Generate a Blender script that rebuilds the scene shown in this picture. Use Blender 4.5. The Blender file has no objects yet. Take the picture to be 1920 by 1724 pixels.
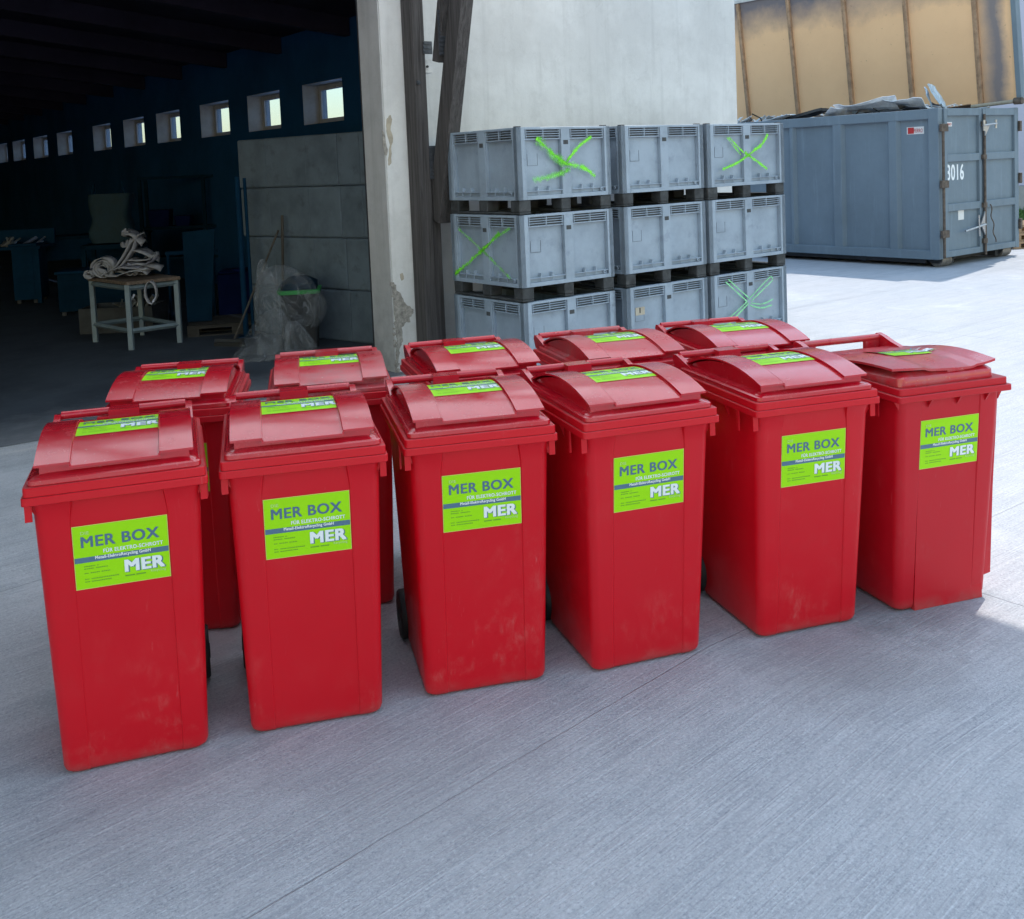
import bpy, bmesh, math, random
from mathutils import Vector, Matrix, noise
random.seed(7)
R = math.radians
scene = bpy.context.scene
col = scene.collection
# ------------------------------------------------------------ camera
F_PX, CX, CY, HC = 1940.0, 960.0, 444.0, 1.97
cam_d = bpy.data.cameras.new('camera'); cam = bpy.data.objects.new('camera', cam_d); col.objects.link(cam)
pitch = math.atan(137 / F_PX); roll = math.atan(.042)
Fv = Vector((0, math.cos(pitch), -math.sin(pitch))); R0 = Vector((1, 0, 0)); U0 = R0.cross(Fv)
Rv = math.cos(roll) * R0 - math.sin(roll) * U0; Uv = math.sin(roll) * R0 + math.cos(roll) * U0
cam.matrix_world = Matrix(((Rv.x, Uv.x, -Fv.x, 0), (Rv.y, Uv.y, -Fv.y, 0), (Rv.z, Uv.z, -Fv.z, HC), (0, 0, 0, 1)))
cam_d.sensor_width = 36; cam_d.sensor_fit = 'HORIZONTAL'; cam_d.lens = 36 * F_PX / 1920
cam_d.shift_x = 0; cam_d.shift_y = -(862 - CY) / 1920
cam_d.clip_end = 3000; cam_d.clip_start = .05
scene.camera = cam
scene.render.resolution_x = 1024; scene.render.resolution_y = 919
# ------------------------------------------------------------ light
SUN_AZ = math.atan2(.65, .76)          # clockwise from +Y
SUN_EL = R(54)
w = bpy.data.worlds.new('World'); scene.world = w; w.use_nodes = True
nt = w.node_tree; bg = nt.nodes['Background']
sky = nt.nodes.new('ShaderNodeTexSky'); sky.sky_type = 'NISHITA'; sky.sun_disc = False
sky.sun_elevation = SUN_EL; sky.sun_rotation = SUN_AZ; sky.air_density = 2.2; sky.dust_density = .4; sky.ozone_density = 1.3
nt.links.new(sky.outputs[0], bg.inputs[0]); bg.inputs[1].default_value = .15
sd = bpy.data.lights.new('sun', 'SUN'); sun = bpy.data.objects.new('sun', sd); col.objects.link(sun)
sd.energy = 2.0; sd.angle = R(.6); sd.color = (1, .95, .87)
sdir = Vector((math.sin(SUN_AZ) * math.cos(SUN_EL), math.cos(SUN_AZ) * math.cos(SUN_EL), math.sin(SUN_EL)))
sun.rotation_euler = sdir.to_track_quat('Z', 'Y').to_euler(); sun.location = (20, 25, 40)
scene.view_settings.view_transform = 'Standard'; scene.view_settings.look = 'None'
scene.view_settings.exposure = 1.05; scene.view_settings.gamma = 1; scene.view_settings.use_curve_mapping = False
try:
    scene.cycles.max_bounces = 10; scene.cycles.diffuse_bounces = 5; scene.cycles.transparent_max_bounces = 12
except Exception: pass
# ------------------------------------------------------------ frame of the yard: a runs along the front wall, b into the hall
TH = R(90 - 53.2)
def AB(a, b, z=0): return Vector((a * math.cos(TH) - b * math.sin(TH), a * math.sin(TH) + b * math.cos(TH), z))
FRAME = Matrix.Rotation(TH, 4, 'Z')

# ------------------------------------------------------------ helpers
def tag(o, label=None, cat=None, group=None, kind=None):
    if label: o['label'] = label
    if cat: o['category'] = cat
    if group: o['group'] = group
    if kind: o['kind'] = kind
    return o
def empty(name, loc=(0, 0, 0), rz=0, label=None, cat=None, group=None):
    o = bpy.data.objects.new(name, None); col.objects.link(o); o.location = loc; o.rotation_euler = (0, 0, rz)
    o.empty_display_size = .1
    return tag(o, label, cat, group)
def copy_tree(o, parent=None):
    c = o.copy(); col.objects.link(c)
    if parent: c.parent = parent
    for ch in o.children: copy_tree(ch, c)
    return c
class MB:
    def __init__(s): s.v = []; s.f = []; s.m = []; s.uv = {}
    def add(s, vs, fs, mi=0, M=None):
        n = len(s.v)
        s.v += [(M @ Vector(p)) if M is not None else Vector(p) for p in vs]
        for f in fs: s.f.append([n + i for i in f]); s.m.append(mi)
        return s
    def box(s, x0, y0, z0, x1, y1, z1, mi=0, M=None):
        vs = [(x0, y0, z0), (x1, y0, z0), (x1, y1, z0), (x0, y1, z0), (x0, y0, z1), (x1, y0, z1), (x1, y1, z1), (x0, y1, z1)]
        return s.add(vs, [(0, 3, 2, 1), (4, 5, 6, 7), (0, 1, 5, 4), (1, 2, 6, 5), (2, 3, 7, 6), (3, 0, 4, 7)], mi, M)
    def quad(s, pts, mi=0, M=None): return s.add(pts, [tuple(range(len(pts)))], mi, M)
    def prism(s, poly, ax, t0, t1, mi=0, M=None):
        # poly of 2-D points, extruded along axis ax from t0 to t1
        def P(p, t):
            if ax == 'x': return (t, p[0], p[1])
            if ax == 'y': return (p[0], t, p[1])
            return (p[0], p[1], t)
        n = len(poly); vs = [P(p, t0) for p in poly] + [P(p, t1) for p in poly]
        fs = [tuple(range(n)), tuple(range(2 * n - 1, n - 1, -1))] + [(i, (i + 1) % n, n + (i + 1) % n, n + i) for i in range(n)]
        return s.add(vs, fs, mi, M)
    def tube(s, pts, r, n=10, mi=0, M=None, caps=True, flat=1.0):
        pts = [Vector(p) for p in pts]; rings = []
        up = None
        for i, p in enumerate(pts):
            t = (pts[min(i + 1, len(pts) - 1)] - pts[max(i - 1, 0)]).normalized()
            if up is None:
                up = Vector((0, 0, 1)) if abs(t.z) < .9 else Vector((1, 0, 0))
            sx = t.cross(up).normalized(); up = sx.cross(t).normalized()
            rr = r[i] if isinstance(r, (list, tuple)) else r
            rings.append([p + sx * math.cos(2 * math.pi * k / n) * rr + up * math.sin(2 * math.pi * k / n) * rr * flat for k in range(n)])
        return s.loft(rings, mi, M, caps)
    def loft(s, rings, mi=0, M=None, caps=True, closed=True):
        n = len(rings[0]); vs = [p for r in rings for p in r]; fs = []
        for i in range(len(rings) - 1):
            for k in range(n if closed else n - 1):
                a = i * n + k; b = i * n + (k + 1) % n
                fs.append((a, b, b + n, a + n))
        if caps: fs += [tuple(range(n - 1, -1, -1)), tuple(range((len(rings) - 1) * n, len(rings) * n))]
        return s.add(vs, fs, mi, M)
    def cyl(s, p0, p1, r, n=16, mi=0, M=None, r1=None):
        return s.tube([p0, p1], [r, r if r1 is None else r1], n, mi, M)
    def build(s, name, mats, parent=None, smooth=None, bevel=0, seg=2):
        me = bpy.data.meshes.new(name)
        me.from_pydata([tuple(v) for v in s.v], [], s.f)
        if not isinstance(mats, (list, tuple)): mats = [mats]
        for m in mats: me.materials.append(m)
        me.polygons.foreach_set('material_index', s.m)
        bm = bmesh.new(); bm.from_mesh(me); bmesh.ops.recalc_face_normals(bm, faces=bm.faces)
        bm.to_mesh(me); bm.free()
        if smooth is not None:
            me.polygons.foreach_set('use_smooth', [True] * len(me.polygons)); me.set_sharp_from_angle(angle=R(smooth))
        me.update()
        o = bpy.data.objects.new(name, me); col.objects.link(o)
        if parent is not None: o.parent = parent
        if bevel:
            b = o.modifiers.new('bevel', 'BEVEL'); b.width = bevel; b.segments = seg; b.limit_method = 'ANGLE'; b.angle_limit = R(40)
            b.harden_normals = False
        return o
# ------------------------------------------------------------ materials
class Mat:
    """small node builder"""
    def __init__(s, name, base=(.5, .5, .5), rough=.5, metal=0, spec=.5):
        s.m = bpy.data.materials.new(name); s.m.use_nodes = True; s.t = s.m.node_tree
        s.b = s.t.nodes['Principled BSDF']
        s.b.inputs['Base Color'].default_value = (*base, 1); s.b.inputs['Roughness'].default_value = rough
        s.b.inputs['Metallic'].default_value = metal; s.b.inputs['Specular IOR Level'].default_value = spec
        s.colr = None; s.rgh = None; s.base = base; s.rough0 = rough; s.bumpn = None; s._co = None
    def n(s, t, **kw):
        x = s.t.nodes.new(t)
        for k, v in kw.items(): setattr(x, k, v)
        return x
    def l(s, a, b): s.t.links.new(a, b)
    def coord(s, rnd=False):
        if s._co: return s._co
        tc = s.n('ShaderNodeTexCoord'); out = tc.outputs['Object']
        if rnd:
            oi = s.n('ShaderNodeObjectInfo'); mu = s.n('ShaderNodeMath', operation='MULTIPLY'); s.l(oi.outputs['Random'], mu.inputs[0]); mu.inputs[1].default_value = 37.
            ad = s.n('ShaderNodeVectorMath', operation='ADD'); s.l(out, ad.inputs[0]); s.l(mu.outputs[0], ad.inputs[1]); out = ad.outputs[0]
        s._co = out; return out
    def mapped(s, scale=(1, 1, 1), rot=(0, 0, 0), loc=(0, 0, 0)):
        mp = s.n('ShaderNodeMapping'); s.l(s.coord(), mp.inputs[0]); mp.inputs['Scale'].default_value = scale
        mp.inputs['Rotation'].default_value = rot; mp.inputs['Location'].default_value = loc; return mp.outputs[0]
    def noise(s, scale=5, detail=4, rough=.55, vec=None, dist=0):
        x = s.n('ShaderNodeTexNoise'); x.inputs['Scale'].default_value = scale; x.inputs['Detail'].default_value = detail
        x.inputs['Roughness'].default_value = rough; x.inputs['Distortion'].default_value = dist
        s.l(vec if vec is not None else s.coord(), x.inputs['Vector']); return x.outputs['Fac']
    def ramp(s, fac, lo, hi, a=0., b=1.):
        x = s.n('ShaderNodeMapRange'); s.l(fac, x.inputs[0]); x.inputs[1].default_value = lo; x.inputs[2].default_value = hi
        x.inputs[3].default_value = a; x.inputs[4].default_value = b; return x.outputs[0]
    def math(s, op, a, b=None):
        x = s.n('ShaderNodeMath', operation=op)
        for i, v in enumerate((a, b)):
            if v is None: continue
            if isinstance(v, (int, float)): x.inputs[i].default_value = v
            else: s.l(v, x.inputs[i])
        return x.outputs[0]
    def mixcol(s, fac, c, mode='MIX'):
        x = s.n('ShaderNodeMix', data_type='RGBA', blend_type=mode)
        if isinstance(fac, (int, float)): x.inputs[0].default_value = fac
        else: s.l(fac, x.inputs[0])
        if s.colr is None: x.inputs[6].default_value = (*s.base, 1)
        else: s.l(s.colr, x.inputs[6])
        if isinstance(c, tuple): x.inputs[7].default_value = (*c, 1)
        else: s.l(c, x.inputs[7])
        s.colr = x.outputs[2]; s.l(s.colr, s.b.inputs['Base Color']); return s
    def bump(s, h, strength=.3, dist=.01):
        x = s.n('ShaderNodeBump'); s.l(h, x.inputs['Height']); x.inputs['Strength'].default_value = strength; x.inputs['Distance'].default_value = dist
        if s.bumpn: s.l(s.bumpn, x.inputs['Normal'])
        s.bumpn = x.outputs[0]; s.l(s.bumpn, s.b.inputs['Normal']); return s
    def roughf(s, out): s.l(out, s.b.inputs['Roughness']); return s
    def xyz(s, vec=None):
        x = s.n('ShaderNodeSeparateXYZ'); s.l(vec if vec is not None else s.coord(), x.inputs[0]); return x.outputs

def mat_concrete():
    m = Mat('yard_concrete', (.42, .41, .425), .8, 0, .35)
    o = m.mapped((1, 1, 1), (0, 0, -TH)); m._co = o       # x = along a, y = along b
    X, Y, Z = m.xyz()
    kx = m.math('MULTIPLY', m.math('MINIMUM', m.math('SUBTRACT', X, 3.), 0.), -.115)
    Y = m.math('ADD', Y, kx); cxyz = m.n('ShaderNodeCombineXYZ'); m.l(X, cxyz.inputs[0]); m.l(Y, cxyz.inputs[1]); m.l(Z, cxyz.inputs[2]); o = cxyz.outputs[0]; m._co = o
    big = m.noise(.7, 5, .6); mid = m.noise(4.5, 7, .72); fine = m.noise(90, 3, .6); speck = m.noise(170, 3, .6)
    st = m.n('ShaderNodeMapping'); m.l(o, st.inputs[0]); st.inputs['Scale'].default_value = (.9, 55, 1); st.inputs['Rotation'].default_value = (0, 0, R(-2))
    broom = m.noise(2.2, 3, .7, st.outputs[0], .3)
    st2 = m.n('ShaderNodeMapping'); m.l(o, st2.inputs[0]); st2.inputs['Scale'].default_value = (.35, 9, 1)
    drag = m.noise(2.0, 4, .6, st2.outputs[0], .6)
    m.mixcol(m.ramp(big, .35, .65, 0, .55), (.36, .385, .425))
    m.mixcol(m.ramp(mid, .45, .72, 0, .45), (.50, .50, .52))
    m.mixcol(m.ramp(mid, .50, .30, 0, .38), (.28, .30, .325))
    m.mixcol(m.ramp(drag, .52, .30, 0, .40), (.27, .285, .31))
    mod = m.ramp(m.noise(1.5, 6, .7), .36, .64, .08, .65)
    m.mixcol(m.math('MULTIPLY', m.ramp(broom, .56, .36, 0, .75), mod), (.20, .215, .25))
    m.mixcol(m.math('MULTIPLY', m.ramp(broom, .56, .72, 0, .75), mod), (.66, .67, .70))
    gr2 = m.noise(42, 5, .75)
    m.mixcol(m.ramp(gr2, .54, .70, 0, .32), (.64, .65, .68)); m.mixcol(m.ramp(gr2, .46, .32, 0, .4), (.20, .215, .24))
    m.mixcol(m.ramp(fine, .55, .75, 0, .6), (.62, .63, .65))
    m.mixcol(m.ramp(fine, .45, .28, 0, .6), (.18, .195, .225))
    cl = m.ramp(m.noise(1.4, 5, .7), .45, .65, .15, 1); m.mixcol(m.math('MULTIPLY', m.ramp(speck, .58, .68, 0, .8), cl), (.15, .16, .18)); m.mixcol(m.math('MULTIPLY', m.ramp(speck, .42, .33, 0, .6), cl), (.66, .67, .70))
    stain = m.noise(1.1, 5, .7, m.mapped((1, 1, 1), (0, 0, 0), (5.3, 2.1, 0)))
    m.mixcol(m.ramp(stain, .58, .74, 0, .3), (.19, .20, .21))
    ty = m.n('ShaderNodeMapping'); m.l(o, ty.inputs[0]); ty.inputs['Scale'].default_value = (.10, 1.5, 1); ty.inputs['Rotation'].default_value = (0, 0, R(24)); tn = m.noise(1.3, 4, .6, ty.outputs[0], .2)
    m.mixcol(m.math('MULTIPLY', m.ramp(tn, .55, .68, 0, .32), m.ramp(mid, .3, .6, .4, 1)), (.21, .22, .24))
    pale = m.noise(.9, 6, .7, m.mapped((1, 1, 1), (0, 0, 0), (11.3, 7.1, 0)))
    m.mixcol(m.ramp(pale, .56, .70, 0, .45), (.56, .56, .59))
    vor = m.n('ShaderNodeTexVoronoi'); vor.inputs['Scale'].default_value = 1.6; m.l(o, vor.inputs['Vector'])
    spot = m.ramp(vor.outputs['Distance'], .012, .020, .85, 0.)
    m.mixcol(spot, (.10, .09, .08))
    v2 = m.n('ShaderNodeTexVoronoi'); v2.inputs['Scale'].default_value = .55; m.l(m.mapped((1, 1, 1), (0, 0, 0), (3.1, 4.7, 0)), v2.inputs['Vector'])
    sd2 = m.math('ADD', v2.outputs['Distance'], m.math('MULTIPLY', m.math('SUBTRACT', m.noise(9, 5, .7), .5), .22)); m.mixcol(m.ramp(sd2, .03, .16, .42, 0.), (.17, .165, .165))
    # slab joints
    def blot(px, py, rad, c, k):
        dx = m.math('SUBTRACT', X, px); dy = m.math('SUBTRACT', Y, py); dd_ = m.math('SQRT', m.math('ADD', m.math('MULTIPLY', dx, dx), m.math('MULTIPLY', dy, dy)))
        dd_ = m.math('ADD', dd_, m.math('MULTIPLY', m.math('SUBTRACT', m.noise(5, 6, .75), .5), rad * 1.5)); m.mixcol(m.ramp(dd_, rad * .35, rad, k, 0.), c)
    blot(3.85, 2.55, .48, (.13, .135, .145), .55); blot(3.3, 2.35, .5, (.17, .165, .17), .4); blot(1.6, 2.9, .5, (.24, .24, .25), .25)  # paints the soft shade by the right bins, plus a faint blot
    wob = m.math('MULTIPLY', m.math('SUBTRACT', m.noise(6, 3), .5), .012)
    def joint(coord, period, off, wid):
        c = m.math('ADD', coord, wob); c = m.math('ADD', c, -off + period / 2 + 40 * period); c = m.math('MODULO', c, period)
        c = m.math('SUBTRACT', c, period / 2); return m.ramp(m.math('ABSOLUTE', c), wid * .5, wid * 1.5, 1., 0.)
    j1 = joint(Y, 2.9, 2.80, .003); j2 = joint(X, 5.8, 4.25, .005)
    j = m.math('MAXIMUM', j1, j2)
    m.mixcol(m.math('MULTIPLY', j, .32), (.07, .075, .085))
    m.bump(broom, .5, .008); m.bump(gr2, .35, .006); m.bump(fine, .3, .003); m.bump(m.math('MULTIPLY', j, -1), .5, .006)
    m.roughf(m.ramp(mid, .3, .7, .62, .85))
    return m.m
def mat_red(name='red_plastic', base=(.57, .002, .011), dust=.5, rough=.34):
    m = Mat(name, base, rough, 0, .35); m.coord(True)
    g = m.noise(2.2, 4, .6); m.mixcol(m.ramp(g, .35, .7, 0, .30), (min(1, base[0] * 1.1), base[1] * 2 + .003, base[2] * 1.6))
    oi2 = m.n('ShaderNodeObjectInfo'); m.mixcol(m.math('MULTIPLY', m.math('MULTIPLY', oi2.outputs['Random'], .30), m.ramp(m.noise(1.3, 3), .4, .6, .4, 1)), (.56, .014, .026))
    d = m.noise(7, 7, .7); d2 = m.noise(1.6, 3, .6)
    dd = m.math('MULTIPLY', m.ramp(d, .50, .75, 0, dust), m.ramp(d2, .42, .66, 0, 1))
    Zc = m.n('ShaderNodeTexCoord'); zz = m.xyz(Zc.outputs['Object'])[2]
    fs_ = m.n('ShaderNodeMapping'); m.l(m.coord(), fs_.inputs[0]); fs_.inputs['Scale'].default_value = (1, 1, .35); fs_.inputs['Rotation'].default_value = (R(12), R(-25), 0)
    f2 = m.noise(48, 6, .75, fs_.outputs[0], .6)
    dd = m.math('MULTIPLY', m.math('MULTIPLY', dd, m.ramp(f2, .42, .62, 0, 1)), m.ramp(zz, .45, .05, .25, 1))
    m.mixcol(dd, (.50, .27, .25))
    m.mixcol(m.math('MULTIPLY', m.ramp(zz, .06, .0, 0, .35), m.ramp(d, .4, .6, .2, 1)), (.20, .13, .12))
    ge = m.n('ShaderNodeNewGeometry'); nz = m.xyz(ge.outputs['Normal'])[2]
    m.mixcol(m.math('MULTIPLY', m.ramp(nz, .75, .98, 0, .38), m.ramp(d, .38, .62, .3, 1)), (.30, .20, .19))
    sc = m.n('ShaderNodeMapping'); m.l(m.coord(), sc.inputs[0]); sc.inputs['Scale'].default_value = (14, 14, 1.2); sc.inputs['Rotation'].default_value = (0, R(6), 0)
    s1 = m.noise(5, 5, .6, sc.outputs[0], .8)
    m.mixcol(m.math('MULTIPLY', m.ramp(s1, .66, .76, 0, .35), m.ramp(d2, .38, .6, 0, 1)), (.60, .28, .28))
    m.roughf(m.math('ADD', m.ramp(d, .3, .7, rough - .06, rough + .14), m.math('MULTIPLY', dd, .6)))
    m.bump(m.noise(420, 2), .05, .001); m.bump(m.noise(6, 3), .10, .006)
    return m.m
def mat_lid(name, dust, base=(.50, .003, .015), rough=.27):
    m = Mat(name, base, rough, 0, .5); m.coord(True)
    d = m.noise(9, 7, .72); d2 = m.noise(2.4, 4, .65)
    st = m.n('ShaderNodeMapping'); m.l(m.coord(), st.inputs[0]); st.inputs['Scale'].default_value = (2, 26, 2); wipe = m.noise(2, 4, .6, st.outputs[0], .4)
    dd = m.math('MULTIPLY', m.ramp(d, .36, .70, .15, 1), m.ramp(d2, .40, .70, 0, dust))
    dd = m.math('MULTIPLY', dd, m.ramp(wipe, .35, .6, .6, 1))
    m.mixcol(dd, (.30, .20, .19))
    sp = m.noise(60, 3, .6); m.mixcol(m.ramp(sp, .66, .74, 0, dust * .8), (.45, .32, .30))
    m.roughf(m.math('ADD', m.ramp(d, .3, .7, rough - .05, rough + .08), m.math('MULTIPLY', dd, .55)))
    m.bump(m.noise(11, 3), .08, .004)
    m.b.inputs['Coat Weight'].default_value = .5; m.b.inputs['Coat Roughness'].default_value = .12
    return m.m
def mat_plaster(name, base=(.74, .745, .73), dirt=(.42, .41, .39)):
    m = Mat(name, base, .9, 0, .2)
    X, Y, Z = m.xyz()
    a = m.noise(.8, 6, .65); b = m.noise(6, 6, .7); c = m.noise(70, 3, .6)
    m.mixcol(m.ramp(a, .42, .60, 0, .7), tuple(x * .80 for x in base)); m.mixcol(m.ramp(m.noise(2.3, 7, .75), .50, .66, 0, .45), tuple(x * .72 for x in base))
    m.mixcol(m.ramp(b, .52, .80, 0, .5), tuple(x * .74 for x in base))
    dr = m.n('ShaderNodeMapping'); m.l(m.coord(), dr.inputs[0]); dr.inputs['Scale'].default_value = (6, 6, .35)
    s = m.noise(1.2, 5, .65, dr.outputs[0], .3)
    m.mixcol(m.ramp(s, .52, .72, 0, .38), tuple(x * .62 for x in base))
    cr = m.n('ShaderNodeTexVoronoi', feature='DISTANCE_TO_EDGE'); cr.inputs['Scale'].default_value = 1.3
    wv = m.n('ShaderNodeVectorMath', operation='ADD'); nn = m.n('ShaderNodeTexNoise'); nn.inputs['Scale'].default_value = 3; nn.inputs['Detail'].default_value = 6
    m.l(m.coord(), nn.inputs['Vector']); m.l(m.coord(), wv.inputs[0]); m.l(nn.outputs['Color'], wv.inputs[1]); m.l(wv.outputs[0], cr.inputs['Vector'])
    m.mixcol(m.ramp(cr.outputs['Distance'], .002, .005, .14, 0), (.30, .29, .28))
    low = m.math('MULTIPLY', m.ramp(Z, 1.3, 0, 0, .7), m.ramp(b, .35, .65, .2, 1)); m.mixcol(low, dirt)
    m.bump(c, .25, .004); m.bump(b, .25, .015)
    return m.m
def mat_simple(name, base, rough=.5, metal=0, var=.25, scale=4, bump=.1, bscale=60, spec=.5, dark=None, rnd=False):
    m = Mat(name, base, rough, metal, spec); m.coord(rnd)
    a = m.noise(scale, 6, .65)
    m.mixcol(m.ramp(a, .40, .68, 0, 1), tuple(x * (1 - var) for x in base))
    if dark: m.mixcol(m.ramp(m.noise(scale * 2.3, 6, .7), .56, .75, 0, .7), dark)
    m.roughf(m.ramp(a, .3, .7, max(.05, rough - .08), min(1, rough + .1)))
    if bump: m.bump(m.noise(bscale, 3), bump, .004)
    return m.m
def mat_wood(name, base=(.13, .11, .095), axis='z'):
    m = Mat(name, base, .85, 0, .25)
    sc = {'z': (22, 22, .8), 'x': (.8, 22, 22), 'y': (22, .8, 22)}[axis]
    mp = m.n('ShaderNodeMapping'); m.l(m.coord(), mp.inputs[0]); mp.inputs['Scale'].default_value = sc
    g = m.noise(1.6, 6, .7, mp.outputs[0], .5); b = m.noise(2.2, 4)
    m.mixcol(m.ramp(g, .42, .66, 0, .85), tuple(x * 2.0 for x in base)); m.mixcol(m.ramp(g, .45, .28, 0, .8), tuple(x * .35 for x in base))
    m.mixcol(m.ramp(b, .5, .75, 0, .5), tuple(x * 1.5 for x in base))
    m.bump(g, .6, .006)
    return m.m
def mat_steel_paint(name, base, rust=.5, rough=.45, spec=.4):
    m = Mat(name, base, rough, 0, spec)
    a = m.noise(.9, 6, .65); b = m.noise(9, 7, .7)
    m.mixcol(m.ramp(a, .38, .68, 0, .6), tuple(x * .72 for x in base))
    dr = m.n('ShaderNodeMapping'); m.l(m.coord(), dr.inputs[0]); dr.inputs['Scale'].default_value = (7, 7, .5)
    s = m.noise(1.4, 6, .7, dr.outputs[0], .3); m.mixcol(m.ramp(s, .55, .74, 0, .4), tuple(min(1, x * 1.35 + .03) for x in base))
    m.mixcol(m.ramp(b, .70, .78, 0, rust), (.07, .04, .03))
    m.mixcol(m.ramp(b, .30, .22, 0, rust * .6), (.35, .33, .30))
    m.roughf(m.ramp(b, .3, .7, rough, rough + .25)); m.bump(m.noise(2.5, 4), .35, .02)
    return m.m
M = {}
M['concrete'] = mat_concrete()
M['red'] = mat_red(); M['lid'] = mat_lid('red_lid_plastic', .22, rough=.19); M['lid_dusty'] = mat_lid('dusty_red_lid_plastic', 1.0)
M['red_dark'] = mat_red('deep_red_plastic', (.48, .003, .013), .5, .36)
M['black'] = mat_simple('black_rubber', (.012, .013, .016), .6, rnd=True)
M['plaster'] = mat_plaster('white_plaster', (.64, .645, .645))
M['reveal'] = mat_plaster('shaded_reveal_plaster', (.46, .46, .47), (.25, .25, .25))  # reveal plaster darkened, its shade put into the colour
M['mortar'] = mat_simple('exposed_mortar', (.36, .34, .31), .95, 0, .5, 22, .8, 90, .1, dark=(.14, .135, .13))
M['patch'] = mat_simple('bare_filler_patch', (.52, .53, .54), .9, 0, .12, 6, .2, 60, .2)
M['patch_tan'] = mat_simple('bare_tan_patch', (.42, .38, .31), .95, 0, .25, 12, .4, 60, .1)
M['timber'] = mat_wood('weathered_timber', (.048, .045, .046)); M['timber_x'] = mat_wood('weathered_timber_rafter', (.12, .1, .085), 'y')
M['plate'] = mat_simple('galvanised_plate', (.09, .10, .12), .5, .6, .3, 20)
M['wht'] = mat_simple('white_paint_and_sunlit_edge', (.62, .63, .64), .5, 0, .25, 9, dark=(.3, .3, .3))
def mat_poly():
    m = Mat('translucent_shade_sheet', (.5, .55, .62), .5); tr = m.n('ShaderNodeBsdfTranslucent'); tr.inputs[0].default_value = (1, 1, 1, 1)  # translucent so that the added roof brightens the shade under it
    mx = m.n('ShaderNodeMixShader'); mx.inputs[0].default_value = .96; m.l(m.b.outputs[0], mx.inputs[1]); m.l(tr.outputs[0], mx.inputs[2]); m.l(mx.outputs[0], m.t.nodes['Material Output'].inputs[0]); return m.m
M['poly'] = mat_poly()
M['canopy'] = mat_simple('grey_shade_sheet', (.22, .23, .25), .7, 0, .2, 2, 0)
M['box'] = mat_simple('grey_blue_plastic', (.26, .325, .405), .5, 0, .22, 3, .1, 90, .4, dark=(.15, .19, .25), rnd=True)
M['box_dark'] = mat_simple('dirty_shaded_feet_plastic', (.05, .055, .06), .75, 0, .6, 8, .3, 50, .3, dark=(.11, .11, .11), rnd=True)  # feet darkened, shade of the gaps between boxes put into the colour
M['hole'] = mat_simple('dark_slot', (.05, .055, .06), .8, 0, .3, 5, 0)
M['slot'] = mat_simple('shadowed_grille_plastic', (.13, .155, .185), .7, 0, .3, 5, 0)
M['cont'] = mat_steel_paint('blue_grey_container_paint', (.165, .215, .26), .6, .55)
M['cont_dark'] = mat_simple('dark_underframe', (.03, .033, .04), .7, 0, .4, 6)
M['rust'] = mat_simple('rusty_brown_steel', (.13, .10, .08), .75, .2, .5, 12, .3)
M['roller'] = mat_simple('worn_steel_roller', (.24, .22, .20), .55, .5, .4, 15)
M['zinc'] = mat_simple('zinc_metal', (.45, .46, .48), .35, .8, .3, 20)
M['paper'] = mat_simple('white_paper', (.7, .7, .7), .6, 0, .1, 20, 0)
M['redink'] = mat_simple('red_print', (.5, .03, .03), .5, 0, .1, 20, 0)
M['green'] = mat_simple('lime_sticker', (.34, .74, .004), .4, 0, .04, 4, 0, spec=.25)
M['edge'] = mat_simple('pale_sticker_edge', (.62, .62, .16), .4, 0, .04, 4, 0)
M['blue'] = mat_simple('slate_blue_print', (.09, .165, .26), .35, 0, .05, 4, 0)
M['white'] = mat_simple('white_print', (.80, .84, .88), .35, 0, .03, 4, 0)
M['ink'] = mat_simple('dull_green_print', (.13, .33, .03), .4, 0, .2, 4, 0)
M['pale'] = mat_simple('pale_green_print', (.55, .80, .25), .4, 0, .03, 4, 0)
M['hallwall'] = mat_simple('shade_toned_hall_paint', (.006, .060, .16), .85, 0, .35, .6, .2, 30, .2)  # gloom of the hall put into the wall colour as dark blue
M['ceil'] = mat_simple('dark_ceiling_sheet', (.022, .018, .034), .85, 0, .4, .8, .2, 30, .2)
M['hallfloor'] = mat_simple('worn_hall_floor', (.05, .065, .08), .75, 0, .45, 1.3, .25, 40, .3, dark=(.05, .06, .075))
def mat_floor():
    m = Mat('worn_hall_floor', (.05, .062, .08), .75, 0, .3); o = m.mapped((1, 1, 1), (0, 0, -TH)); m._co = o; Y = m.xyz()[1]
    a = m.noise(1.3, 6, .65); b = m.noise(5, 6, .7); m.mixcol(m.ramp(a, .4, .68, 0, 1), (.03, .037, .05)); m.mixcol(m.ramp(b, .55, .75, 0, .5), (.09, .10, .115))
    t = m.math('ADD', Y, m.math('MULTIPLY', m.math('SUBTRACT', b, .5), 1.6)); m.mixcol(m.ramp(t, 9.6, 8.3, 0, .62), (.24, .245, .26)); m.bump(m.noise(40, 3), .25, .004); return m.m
M['hallfloor'] = mat_floor()
M['block'] = mat_simple('cast_concrete_block', (.135, .175, .22), .92, 0, .3, 2.2, .35, 50, .15, dark=(.06, .07, .08), rnd=True)
M['frame'] = mat_simple('grey_window_frame', (.30, .30, .29), .5, 0, .2, 6)
M['teal'] = mat_simple('shade_toned_machine_paint', (.004, .030, .070), .85, 0, .3, 3, spec=.08)  # blue-green shade of the hall put into this and the next two paints
M['teal2'] = mat_simple('shade_toned_cabinet_paint', (.003, .020, .042), .9, 0, .3, 3, spec=.08)
M['bluep'] = mat_simple('shade_toned_rack_paint', (.004, .012, .07), .85, 0, .3, 3, spec=.08)
M['tbl'] = mat_simple('grey_table_steel', (.16, .21, .25), .5, 0, .3, 5, dark=(.15, .17, .18))
M['ttop'] = mat_wood('table_board', (.10, .075, .06), 'x')
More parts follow.
